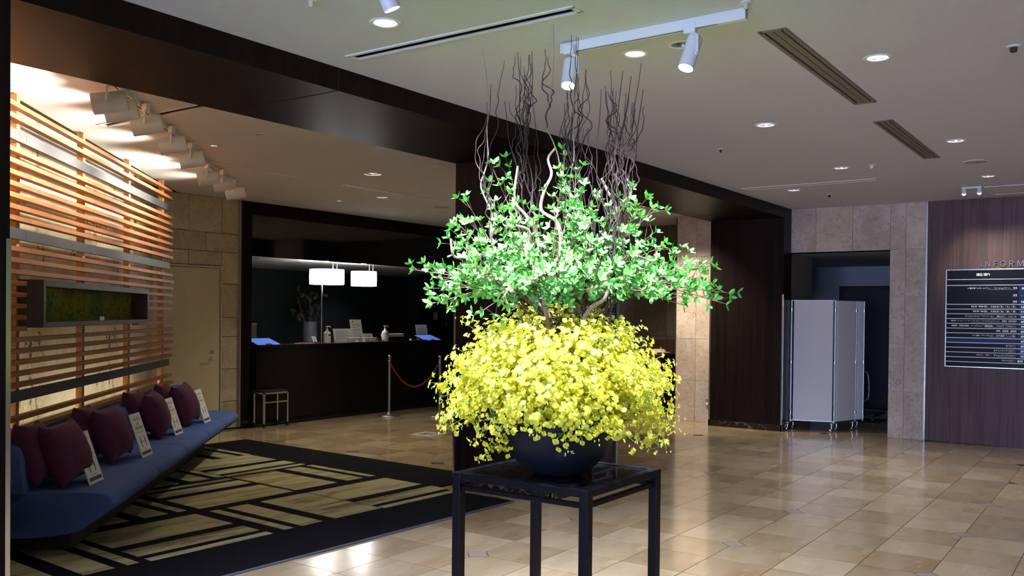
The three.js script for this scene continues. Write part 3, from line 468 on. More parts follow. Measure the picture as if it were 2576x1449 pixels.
{ // sofa: five upholstered sections, low rounded back, recessed dark base
  const t = thing('sofa', 'long armless blue bench sofa with low rounded back before the slatted screen', 'sofa'); place(t, 0, 0);
  const cuts = [-5.12, -4.05, -3.12, -2.2, -1.36, -0.57];
  const seatP = [[0.10, 0.16], [0.56, 0.165], [0.61, 0.19], [0.755, 0.30], [0.775, 0.33], [0.765, 0.365], [0.73, 0.392], [0.66, 0.404], [0.4, 0.41], [0.2, 0.405], [0.10, 0.40]];
  const backP = [[0.02, 0.36], [0.26, 0.36], [0.255, 0.5], [0.24, 0.62], [0.215, 0.672], [0.165, 0.692], [0.10, 0.69], [0.05, 0.665], [0.025, 0.62]];
  const sect = (P, s0, s1) => { // profile swept along the length, ends softly rounded
    const steps = [[0, 0.955], [0.012, 0.985], [0.04, 1], [s1 - s0 - 0.04, 1], [s1 - s0 - 0.012, 0.985], [s1 - s0, 0.955]], c = P.reduce((a, p) => [a[0] + p[0] / P.length, a[1] + p[1] / P.length], [0, 0]);
    const curve = new THREE.CatmullRomCurve3(P.map(([n, y]) => V(n, y, 0)), true, 'centripetal').getPoints(44).slice(0, -1), pos = [], idx = [], N = curve.length;
    steps.forEach(([d, k]) => curve.forEach((p) => pos.push(s0 + d, c[1] + (p.y - c[1]) * k, c[0] + (p.x - c[0]) * k)));
    for (let i = 0; i < steps.length - 1; i++) for (let j = 0; j < N; j++) { const a = i * N + j, b2 = i * N + (j + 1) % N; idx.push(a, a + N, b2, b2, a + N, b2 + N); }
    for (const e of [0, steps.length - 1]) { const k = pos.length / 3; pos.push(s0 + steps[e][0], c[1], c[0]); for (let j = 0; j < N; j++) { const a = e * N + j, b2 = e * N + (j + 1) % N; if (e) idx.push(a, k, b2); else idx.push(a, b2, k); } }
    const g = new THREE.BufferGeometry(); g.setAttribute('position', new THREE.Float32BufferAttribute(pos, 3)); g.setIndex(idx); g.computeVertexNormals(); return metreUV(toCreasedNormals(g, 0.9));
  };
  for (let k = 0; k < 5; k++) { mesh('seat_section', sect(seatP, cuts[k] + 0.001, cuts[k + 1] - 0.001), M.sofa, t); mesh('back_section', sect(backP, cuts[k] + 0.001, cuts[k + 1] - 0.001), M.sofa, t); }
  mesh('base', rb(-4.9, -0.8, 0.0115, 0.17, 0.10, 0.46, 0.006), M.boxWood, t); mesh('back_board', rb(-5.14, -0.48, 0.0115, 0.685, 0.0, 0.019, 0.003), M.boxWood, t);
}
function pillowGeo(w, h, d) {
  const n = 20, g = new THREE.BoxGeometry(1, 1, 1, n, n, 2), p = g.attributes.position;
  for (let i = 0; i < p.count; i++) {
    const u = p.getX(i) * 2, v = p.getY(i) * 2, k = Math.pow(Math.max(0, (1 - u * u) * (1 - v * v)), 0.42), pinch = 1 - 0.12 * (1 - u * u * u * u) * Math.abs(v) ** 3 , pinch2 = 1 - 0.12 * (1 - v ** 4) * Math.abs(u) ** 3;
    const wr = 0.018 * (fbm(u * 0.2 + 0.5, v * 0.2 + 0.5, 9, 9, 321, 3) - 0.5) * k;
    p.setXYZ(i, u * w / 2 * pinch2, v * h / 2 * pinch, p.getZ(i) * 2 * (d / 2 * k + 0.006) + wr);
  }
  g.computeVertexNormals(); return metreUV(toCreasedNormals(g, 1.2));
}
{
  const g = pillowGeo(0.40, 0.39, 0.21);
  const P = [[-4.88, 0.29, 0.08, 'back cushion of the pair nearest the dark left pillar'], [-4.88, 0.46, -0.12, 'front cushion of the pair nearest the dark left pillar'], [-3.93, 0.31, 0.10, 'back cushion of the second pair from the left'], [-4.0, 0.48, -0.05, 'front cushion of the second pair from the left'],
    [-2.68, 0.31, 0.0, 'back cushion of the third pair from the left'], [-2.74, 0.47, 0.12, 'creased front cushion of the third pair from the left'], [-1.92, 0.37, 0.06, 'back cushion of the pair at the stone wall end'], [-1.90, 0.53, -0.08, 'front cushion of the pair at the stone wall end']];
  P.forEach(([s, n, turn, w], i) => { const t = thing('cushion', 'purple square ' + w, 'cushion', [0, 0, 0], 0); place(t, s, n, 0.405, turn); const o = mesh('cover', g, M.pillow, t); o.rotation.order = 'YXZ'; o.rotation.set(-0.34, 0, i % 2 ? 0.05 : -0.06); o.position.set(0, 0.21, -0.04); });
  const card = (accent) => canvas(300, 480, (c, w, h) => {
    c.fillStyle = '#f2f2ee'; c.fillRect(0, 0, w, h); c.fillStyle = '#1c2a1c'; c.font = 'bold 30px sans-serif'; c.textAlign = 'center';
    const bars = [[60, 34, 190, '#3f6b2c'], [112, 30, 90, '#2c2c2c'], [160, 34, 220, '#2c3b2c']];
    for (const [y, hh, ww, col] of bars) { c.fillStyle = col; let x = w / 2 - ww / 2; while (x < w / 2 + ww / 2 - 8) { for (let k = 0; k < 3; k++) c.fillRect(x + k * 5, y - hh / 2 + (k % 2) * 5, 3, hh - (k % 2) * 8); c.fillRect(x, y - hh / 2 + 6, 16, 3); c.fillRect(x, y + hh / 2 - 8, 16, 3); x += 22; } }
    c.fillStyle = '#333'; c.fillRect(24, 206, w - 48, 4);
    for (const x of [w / 2 - 58, w / 2 + 58]) { c.beginPath(); c.arc(x, 268, 11, 0, 7); c.fill(); c.fillRect(x - 12, 282, 24, 50); c.fillRect(x - 9, 330, 8, 46); c.fillRect(x + 1, 330, 8, 46); }
    c.fillStyle = '#5a8a3c'; c.fillRect(w / 2 - 36, 312, 72, 5); c.beginPath(); c.moveTo(w / 2 - 40, 314); c.lineTo(w / 2 - 24, 304); c.lineTo(w / 2 - 24, 324); c.fill(); c.beginPath(); c.moveTo(w / 2 + 40, 314); c.lineTo(w / 2 + 24, 304); c.lineTo(w / 2 + 24, 324); c.fill();
    c.fillStyle = '#999'; c.fillRect(w / 2 - 60, 400, 120, 6); c.fillStyle = accent; c.fillRect(20, 424, w - 40, 34);
  });
  const face = std({ map: card('#4d5a48'), roughness: 0.6 });
  [[-4.80, 0.58, 'first notice from the left pillar'], [-3.74, 0.62, 'second notice from the left pillar'], [-2.53, 0.58, 'third notice from the left pillar'], [-1.64, 0.65, 'notice at the stone wall end']].forEach(([s, n, w]) => {
    const t = thing('seat_notice', 'white seat spacing card on the sofa, ' + w, 'sign', [0, 0, 0], 0); place(t, s, n, 0.407, -0.08);
    const tilt = new THREE.Matrix4().makeRotationX(-0.32);
    mesh('board', rb(-0.108, 0.108, 0, 0.335, -0.006, 0, 0.001).applyMatrix4(tilt), M.paper, t);
    mesh('print', new THREE.PlaneGeometry(0.208, 0.327).translate(0, 0.1675, 0.0012).applyMatrix4(tilt), face, t);
    mesh('support_leg', rb(-0.05, 0.05, 0.0, 0.30, -0.004, 0, 0.001).applyMatrix4(new THREE.Matrix4().makeRotationX(0.12)).translate(0, 0, -0.13), M.acrylic, t);
  });
}
{ // rug with basket-weave blocks
  const t = thing('patterned_rug', 'black rug with straw yellow basket-weave blocks in front of the sofa', 'rug', [5, 0, -5.7], -0.045);
  const L = (x, z) => [x - 5, z + 5.7];
  mesh('rug_ground', slab([L(2.15, -4.13), L(5.93, -4.13), L(5.93, -4.98), L(6.63, -4.98), L(6.63, -8.6), L(5.93, -8.6), L(2.15, -5.06)], 0.001, 0.011), M.rug, t);
  mesh('bound_edge', rb(-2.85, 0.93, 0.001, 0.0135, 1.56, 1.576, 0.003), std({ color: new THREE.Color(0.08, 0.09, 0.12), roughness: 0.9 }), t);
  const patch = (x0, x1, z0, z1) => mesh('patch', rb(x0 - 5, x1 - 5, 0.006, 0.0135, z0 + 5.7, z1 + 5.7, 0.002, 1), M.rugPatch, t);
  const pitch = 0.965, x0 = [2.2, 3.165, 4.16, 5.08], z0 = [-5.62, -6.65, -7.62, -8.5];
  for (let c = 0; c < 4; c++) for (let r = 0; r < 4; r++) {
    if (r + 1 > c + 1.4 && c < 3) continue; // under the sofa
    const X = x0[c], Z = z0[r], LEN = 0.88, b = [[0, 0.455], [0.57, 0.755], [0.83, 0.905]], flip = (c === 2 && r < 2) || (c === 1 && r === 2), hor = (c + r) % 2 === 1;
    for (const [p, q] of b) { const [a, e] = flip ? [0.905 - q, 0.905 - p] : [p, q]; if (hor) patch(X, X + LEN, Z + a, Z + e); else patch(X + a, X + e, Z, Z + LEN); }
  }
  void pitch;
}
// ---------------------------------------------------------------- flower table, bowl and arrangement
{
  const x0 = 3.09, x1 = 3.75, z0 = -2.49, z1 = -1.80, b = 0.042, t = thing('flower_table', 'tall square black metal table with dark glass top carrying the flower bowl', 'table', [3.42, 0, -2.145]);
  const X0 = x0 - 3.42, X1 = x1 - 3.42, Z0 = z0 + 2.145, Z1 = z1 + 2.145, r = 0.003;
  for (const x of [X0, X1 - b]) for (const z of [Z0, Z1 - b]) mesh('leg', rb(x, x + b, 0, 0.768, z, z + b, r), M.blackMetal, t);
  for (const z of [Z0, Z1 - b]) { mesh('top_rail', rb(X0, X1, 0.768, 0.80, z, z + b, r), M.blackMetal, t); mesh('lower_rail', rb(X0 + b, X1 - b, 0.722, 0.744, z + 0.01, z + b - 0.01, r), M.blackMetal, t); }
  for (const x of [X0, X1 - b]) { mesh('top_rail', rb(x, x + b, 0.768, 0.80, Z0 + b, Z1 - b, r), M.blackMetal, t); mesh('lower_rail', rb(x + 0.01, x + b - 0.01, 0.722, 0.744, Z0 + b, Z1 - b, r), M.blackMetal, t); }
  mesh('glass_top', bx(X0 + b, X1 - b, 0.784, 0.796, Z0 + b, Z1 - b), M.tableGlass, t);
  const w = thing('flower_bowl', 'wide rounded matte black bowl on the glass table under the yellow orchids', 'bowl', [FLOWER[0], 0.7962, FLOWER[1]]);
  mesh('bowl_body', lathe([[0, 0], [0.07, 0], [0.105, 0.006], [0.165, 0.04], [0.215, 0.092], [0.244, 0.15], [0.256, 0.205], [0.2575, 0.232], [0.254, 0.237], [0.247, 0.232], [0.24, 0.19], [0.2, 0.1]], 64), M.bowl, w);
  mesh('planting_medium', lathe([[0.246, 0.2], [0.2, 0.206], [0, 0.21]], 40), M.soil, w);
}
const RH = V(Math.sin(YAW), 0, Math.cos(YAW)), FH = V(Math.cos(YAW), 0, -Math.sin(YAW));
const at = (u, y, w) => V(FLOWER[0], y, FLOWER[1]).addScaledVector(RH, u).addScaledVector(FH, w);     // across, height, depth about the middle of the bowl
function petalGeo(len, wid, cup, n = 5, notch = 0) {     // a leaf or petal with a folded midrib, tip along +y
  const pos = [], idx = [];
  for (let i = 0; i <= n; i++) { const t = i / n, w = wid / 2 * Math.pow(Math.sin(Math.PI * Math.min(0.999, 0.06 + t * 0.94)), 0.72), y = len * t, z = cup * len * (t * t - 0.3 * t); pos.push(-w, y - notch * 0, z + w * 0.35, 0, y, z, w, y, z + w * 0.35); }
  for (let i = 0; i < n; i++) for (const k of [0, 1]) { const a = i * 3 + k; idx.push(a, a + 1, a + 3, a + 1, a + 4, a + 3); }
  const g = new THREE.BufferGeometry(); g.setAttribute('position', new THREE.Float32BufferAttribute(pos, 3)); g.setIndex(idx); g.computeVertexNormals();
  g.setAttribute('uv', new THREE.Float32BufferAttribute(pos.flatMap((_, i) => i % 3 ? [] : [pos[i] * 20, pos[i + 1] * 20]), 2)); return g.toNonIndexed();
}
const petalMat = (c) => phys({ color: new THREE.Color(...c), roughness: 0.6, specularIntensity: 0.4, side: THREE.DoubleSide, transmission: 0.28, thickness: 0 });
const yellows = [petalMat([0.82, 0.82, 0.09]), petalMat([0.85, 0.86, 0.15]), petalMat([0.80, 0.74, 0.05])];
const greens = [[0.17, 0.48, 0.085], [0.21, 0.53, 0.10], [0.11, 0.40, 0.075]].map((c) => phys({ color: new THREE.Color(...c), roughness: 0.5, specularIntensity: 0.5, side: THREE.DoubleSide }));
const stemGreen = std({ color: new THREE.Color(0.25, 0.42, 0.10), roughness: 0.6 }), twigBrown = std({ color: new THREE.Color(0.17, 0.10, 0.07), roughness: 0.7 });
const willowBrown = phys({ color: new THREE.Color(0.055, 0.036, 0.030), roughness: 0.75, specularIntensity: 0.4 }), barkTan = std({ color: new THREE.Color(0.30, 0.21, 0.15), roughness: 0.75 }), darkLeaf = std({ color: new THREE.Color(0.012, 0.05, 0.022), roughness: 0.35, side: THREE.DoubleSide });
const blossomGeos = [0, 1, 2].map((k) => {
  const s = 0.80 + 0.11 * k, lip = []; const n = 9; // broad two-lobed lip
  const pos = [0, 0, 0.004], idx = [];
  for (let i = 0; i <= n; i++) { const a = -2.1 + 4.2 * i / n, r = 0.0185 * s * (1 - 0.22 * Math.exp(-a * a * 10)) * (0.86 + 0.14 * Math.cos(2 * a)); pos.push(r * Math.sin(a) * 1.15, -r * Math.cos(a) + 0.002, -0.004 * Math.cos(3 * a) - 0.002 * k); }
  for (let i = 1; i <= n; i++) idx.push(0, i, i + 1);
  const g = new THREE.BufferGeometry(); g.setAttribute('position', new THREE.Float32BufferAttribute(pos, 3)); g.setIndex(idx); g.computeVertexNormals(); g.setAttribute('uv', new THREE.Float32BufferAttribute(new Array(pos.length / 3 * 2).fill(0), 2));
  const parts = [g.toNonIndexed()];
  for (const a of [-1.25, -0.45, 0.45, 1.25]) parts.push(petalGeo(0.0125 * s, 0.0075 * s, 0.3, 2).rotateZ(-a).translate(0, 0.003, 0.001));
  void lip; return merge(parts);
});
const budGeo = lathe([[0, -0.006], [0.003, -0.002], [0.0026, 0.003], [0, 0.006]], 6).toNonIndexed();
const Yup = V(0, 1, 0), Zf = V(0, 0, 1), camDir = FH.clone().negate();
function orient(o, normal, spin) { o.quaternion.setFromUnitVectors(Zf, normal.clone().normalize()).multiply(new THREE.Quaternion().setFromAxisAngle(Zf, spin)); }
function region(u, y, w, lo, hi) {                       // which part of the bouquet something reaches
  const side = u < -0.30 ? 'far left' : u < -0.1 ? 'left' : u < 0.1 ? 'middle' : u < 0.30 ? 'right' : 'far right', ht = y < lo ? 'lowest' : y < hi ? 'middle' : 'topmost';
  return (w > 0.12 ? 'rear ' : w < -0.15 ? 'front ' : '') + side + ', ' + ht + ' level';
}
function orchidSpray(tip, h, dens, where) {
  const base = V(FLOWER[0], 1.0, FLOWER[1]), start = base.clone().add(V(rr(-0.12, 0.12), 0, rr(-0.12, 0.12)));
  const flat = tip.clone().sub(start).setY(0), t = thing('orchid_spray', 'arching spray of small yellow orchids in the black bowl, ' + where, 'flower', start.toArray(), 0, 'yellow orchid sprays, ' + where);
  const pts = [V(0, 0, 0), V(flat.x * 0.22, (tip.y - 1.0) * 0.35 + h * 0.7, flat.z * 0.22), V(flat.x * 0.62, (tip.y - 1.0) * 0.75 + h, flat.z * 0.62), V(flat.x, tip.y - 1.0, flat.z)];
  const c = new THREE.CatmullRomCurve3(pts), stems = [taperTube(c.getPoints(10), 0.0022, 0.0009, 14, 4)], q = V(0, 0, 0), L = c.getLength(), N = Math.round(dens * L / 0.6), blooms = [];
  for (let k = 0; k < N; k++) {
    const s = 0.30 + 0.69 * Math.pow((k + rnd()) / N, 0.85); c.getPointAt(Math.min(1, s), q);
    const spread = 0.066 * (1.15 - 0.75 * Math.max(0, s - 0.4)), off = V(rr(-1, 1), rr(-0.8, 0.8), rr(-1, 1)).multiplyScalar(spread), p = q.clone().add(off);
    blooms.push([p, off]); if (k % 2 === 0) stems.push(rod(q.toArray(), p.toArray(), 0.0007, 3));
  }
  mesh('stem', stems, stemGreen, t);
  for (const [p, off] of blooms) {
    const o = mesh('blossom', blossomGeos[Math.floor(rnd() * 3)], yellows[Math.floor(rnd() * 3)], t); o.position.copy(p);
    const out = p.clone().add(start).sub(V(FLOWER[0], 1.12, FLOWER[1])).normalize(); orient(o, out.multiplyScalar(0.9).addScaledVector(off, 4).add(V(rr(-0.6, 0.6), rr(-0.3, 0.7), rr(-0.6, 0.6))), rr(-0.9, 0.9));
  }
  const M0 = Math.round(N * 1.5), im = new THREE.InstancedMesh(blossomGeos[0], yellows[0], M0), dm = new THREE.Object3D(), cc = new THREE.Color();   // crowded inner blooms
  for (let k = 0; k < M0; k++) {
    c.getPointAt(0.28 + 0.66 * rnd(), q); const off = V(rr(-1, 1), rr(-0.8, 0.8), rr(-1, 1)).multiplyScalar(0.06); dm.position.copy(q).add(off);
    orient(dm, dm.position.clone().add(start).sub(V(FLOWER[0], 1.12, FLOWER[1])).normalize().add(V(rr(-0.7, 0.7), rr(-0.4, 0.7), rr(-0.7, 0.7))), rr(-0.9, 0.9)); dm.updateMatrix(); im.setMatrixAt(k, dm.matrix);
    im.setColorAt(k, cc.setRGB(rr(0.9, 1), rr(0.82, 1), rr(0.6, 1)));
  }
  im.name = 'inner_blossoms'; im.userData.kind = 'stuff'; im.castShadow = im.receiveShadow = true; t.add(im);
  const end = c.getPointAt(1), dir = c.getTangentAt(1);
  for (let k = 0; k < 3; k++) { const o = mesh('bud', budGeo, yellows[1], t); o.position.copy(end).addScaledVector(dir, 0.012 * (k + 0.5)).add(V(rr(-0.012, 0.012), rr(-0.01, 0.01), rr(-0.012, 0.012))); }
}
{
  seed(77);
  // dome of sprays: azimuth all round, tips on a squashed dome; a few trail over the rim
  const tips = [];
  for (let k = 0; k < 74; k++) { const f = (k + 0.5) / 74, az = k * 2.39996, el = Math.asin(-0.42 + 1.36 * f), r = (el < 0.1 ? 0.505 : 0.475) * Math.cos(el) * rr(0.88, 1.06), y = 1.215 + 0.325 * Math.sin(el) * rr(0.92, 1.04); tips.push([r * Math.cos(az), y, r * Math.sin(az), 0.05 + 0.07 * rnd()]); }
  for (const [u, y, w, h] of [[-0.53, 1.19, -0.05, 0.1], [-0.51, 1.02, -0.1, 0.12], [-0.32, 0.89, -0.16, 0.14], [-0.36, 0.97, -0.2, 0.1], [0.50, 1.28, -0.02, 0.08], [0.52, 1.06, -0.05, 0.12], [0.44, 0.93, -0.12, 0.14], [0.50, 0.99, 0.08, 0.12], [0.02, 0.95, -0.34, 0.10], [-0.12, 1.03, -0.36, 0.08], [0.13, 1.0, -0.36, 0.08], [0.25, 1.0, -0.34, 0.1], [-0.25, 1.02, -0.34, 0.1], [-0.42, 1.46, -0.05, 0.02], [0.34, 1.45, -0.02, 0.02], [0.1, 1.56, 0.02, 0.0], [-0.2, 1.55, 0.06, 0.0], [0.3, 0.98, -0.3, 0.1], [-0.43, 1.1, -0.25, 0.1], [0.40, 1.15, -0.25, 0.1], [-0.53, 1.12, 0.04, 0.1], [-0.50, 0.985, 0.0, 0.13], [0.52, 1.16, 0.06, 0.1], [0.525, 1.0, -0.02, 0.12], [0.47, 0.95, 0.02, 0.13], [-0.47, 1.06, -0.18, 0.1], [0.46, 1.22, -0.15, 0.08], [-0.46, 1.27, -0.12, 0.07]]) tips.push([u, y, w, h]);
  for (const [u, y, w, h] of tips) orchidSpray(at(u, y, w), h, 42, region(u, y, w, 1.1, 1.38));
}
// leafy green branches
const leafGeos = [petalGeo(0.031, 0.0165, 0.25, 4), petalGeo(0.036, 0.0185, 0.12, 4), petalGeo(0.027, 0.015, 0.35, 4)];
function leafyBranch(from, tip, bow, clusters, where) {
  const t = thing('leafy_branch', 'brown branch with whorls of small green leaves, ' + where, 'branch', from.toArray(), 0, 'leafy green branches, ' + where);
  const d = tip.clone().sub(from), mid = d.clone().multiplyScalar(0.5).add(V(rr(-0.05, 0.05), bow, rr(-0.05, 0.05))), c = new THREE.CatmullRomCurve3([V(0, 0, 0), mid, d]), stems = [taperTube(c.getPoints(8), 0.0038, 0.0014, 12, 4)], nodes = [];
  nodes.push([c.getPointAt(1), c.getTangentAt(1)]);
  for (let k = 0; k < clusters; k++) {
    const s = 0.34 + 0.64 * (k + rnd()) / clusters, p = c.getPointAt(Math.min(s, 0.99)), tan = c.getTangentAt(Math.min(s, 0.99)), side = V(rr(-1, 1), rr(-0.5, 1), rr(-1, 1)).addScaledVector(tan, 0.9).normalize(), L = rr(0.025, 0.085), e = p.clone().addScaledVector(side, L);
    stems.push(rod(p.toArray(), e.toArray(), 0.0011, 3)); nodes.push([e, side]);
  }
  mesh('stem', stems, twigBrown, t);
  for (const [p, dir] of nodes) {
    const n = 4 + Math.floor(rnd() * 2), q = new THREE.Quaternion().setFromUnitVectors(Yup, dir), spin = rnd() * 6.28;
    for (let k = 0; k < n; k++) {
      const o = mesh('leaf', leafGeos[Math.floor(rnd() * 3)], greens[Math.floor(rnd() * 3)], t); o.position.copy(p);
      o.quaternion.copy(q).multiply(new THREE.Quaternion().setFromAxisAngle(Yup, spin + k / n * 6.28 + rr(-0.2, 0.2))).multiply(new THREE.Quaternion().setFromAxisAngle(V(1, 0, 0), rr(0.55, 1.15)));
    }
  }
}
{
  seed(99);
  const B = (u, y, w, bow, n, ou = 0) => leafyBranch(at(ou + rr(-0.05, 0.05), rr(1.36, 1.48), rr(-0.06, 0.06)), at(u, y, w), bow, n, region(u, y, w, 1.7, 1.93));
  // tips: across, height, depth, upward bow, whorls
  for (const a of [[-0.645, 1.69, 0.0, 0.09, 11], [-0.55, 1.54, -0.12, 0.14, 11], [-0.50, 1.84, 0.05, 0.03, 8], [-0.455, 1.895, -0.1, 0.02, 8], [-0.42, 2.005, 0.1, 0.0, 8], [-0.31, 2.165, 0.0, 0.0, 8], [-0.23, 2.17, 0.12, 0.0, 8], [-0.37, 1.49, -0.2, 0.14, 9], [-0.34, 1.66, -0.25, 0.07, 10], [-0.50, 1.70, -0.16, 0.07, 10], [-0.42, 1.78, -0.2, 0.06, 10], [-0.36, 1.60, 0.2, 0.1, 9],
    [0.02, 2.20, 0.0, 0.0, 10], [0.06, 2.12, -0.1, 0.0, 9], [-0.04, 1.99, -0.2, 0.0, 9], [0.10, 1.98, 0.12, 0.0, 9], [0.15, 2.02, -0.05, 0.0, 8], [0.31, 2.08, 0.02, 0.0, 8], [0.40, 2.04, 0.1, 0.0, 7], [0.41, 1.96, -0.12, 0.02, 8], [0.39, 1.85, -0.2, 0.03, 9], [0.26, 1.97, -0.2, 0.02, 9],
    [0.685, 1.72, 0.0, 0.10, 11], [0.73, 1.60, -0.08, 0.12, 12], [0.69, 1.55, -0.2, 0.14, 11], [0.52, 1.545, -0.15, 0.13, 10], [0.58, 1.74, 0.15, 0.08, 10], [0.46, 1.66, -0.25, 0.09, 10], [0.58, 1.66, -0.2, 0.1, 10], [0.34, 1.60, -0.3, 0.1, 10], [0.2, 1.62, -0.34, 0.08, 10], [0.0, 1.66, -0.36, 0.06, 11], [-0.16, 1.64, -0.34, 0.07, 11], [-0.22, 1.86, -0.22, 0.0, 10], [-0.14, 1.77, -0.3, 0.02, 11], [0.12, 1.80, -0.3, 0.02, 11], [0.28, 1.76, -0.28, 0.04, 10], [-0.28, 1.99, -0.05, 0.0, 9], [0.0, 1.82, 0.3, 0.02, 9], [0.3, 1.75, 0.32, 0.05, 9], [-0.3, 1.72, 0.32, 0.05, 9], [0.1, 1.9, -0.15, 0.0, 10], [0.2, 1.88, 0.0, 0.0, 10], [-0.12, 1.9, -0.1, 0.0, 9], [-0.4, 1.72, -0.05, 0.06, 10], [0.42, 1.74, 0.0, 0.06, 10], [-0.26, 1.58, -0.32, 0.1, 9], [0.05, 1.72, -0.34, 0.03, 11], [0.15, 1.70, -0.3, 0.04, 11], [-0.08, 1.68, -0.3, 0.04, 11], [-0.18, 1.70, -0.25, 0.04, 11], [0.22, 1.68, -0.22, 0.05, 11], [0.30, 1.86, -0.1, 0.03, 10], [0.0, 2.06, 0.05, 0.0, 10], [0.07, 2.02, -0.1, 0.0, 10], [-0.32, 1.80, -0.1, 0.04, 10], [-0.2, 1.98, -0.1, 0.0, 9], [0.36, 1.68, -0.15, 0.08, 10], [0.48, 1.72, -0.1, 0.09, 10], [-0.5, 1.62, 0.05, 0.1, 10], [-0.55, 1.66, -0.08, 0.09, 11], [-0.58, 1.61, 0.06, 0.11, 11], [-0.47, 1.76, 0.0, 0.06, 10], [-0.44, 1.84, 0.06, 0.04, 9], [-0.38, 1.9, -0.04, 0.02, 9], [-0.33, 2.04, 0.04, 0.0, 8], [-0.28, 1.9, 0.1, 0.0, 9], [-0.44, 1.55, -0.08, 0.12, 11], [-0.36, 1.70, -0.16, 0.07, 10], [-0.24, 1.76, -0.22, 0.03, 10], [-0.15, 1.88, -0.18, 0.0, 9], [0.05, 1.94, -0.18, 0.0, 10], [0.13, 1.90, -0.2, 0.0, 10], [0.22, 1.92, -0.08, 0.02, 9], [0.33, 1.96, 0.0, 0.02, 9], [0.34, 1.80, -0.18, 0.04, 10], [0.44, 1.80, -0.05, 0.05, 10], [0.52, 1.66, 0.05, 0.1, 11], [0.60, 1.70, -0.06, 0.1, 11], [0.62, 1.62, -0.12, 0.12, 11], [0.56, 1.58, -0.02, 0.13, 11], [0.42, 1.58, -0.2, 0.12, 10], [0.28, 1.64, -0.26, 0.08, 10], [0.66, 1.64, 0.04, 0.12, 11]]) B(a[0], a[1], a[2], a[3], Math.round(a[4] * 1.35));
}
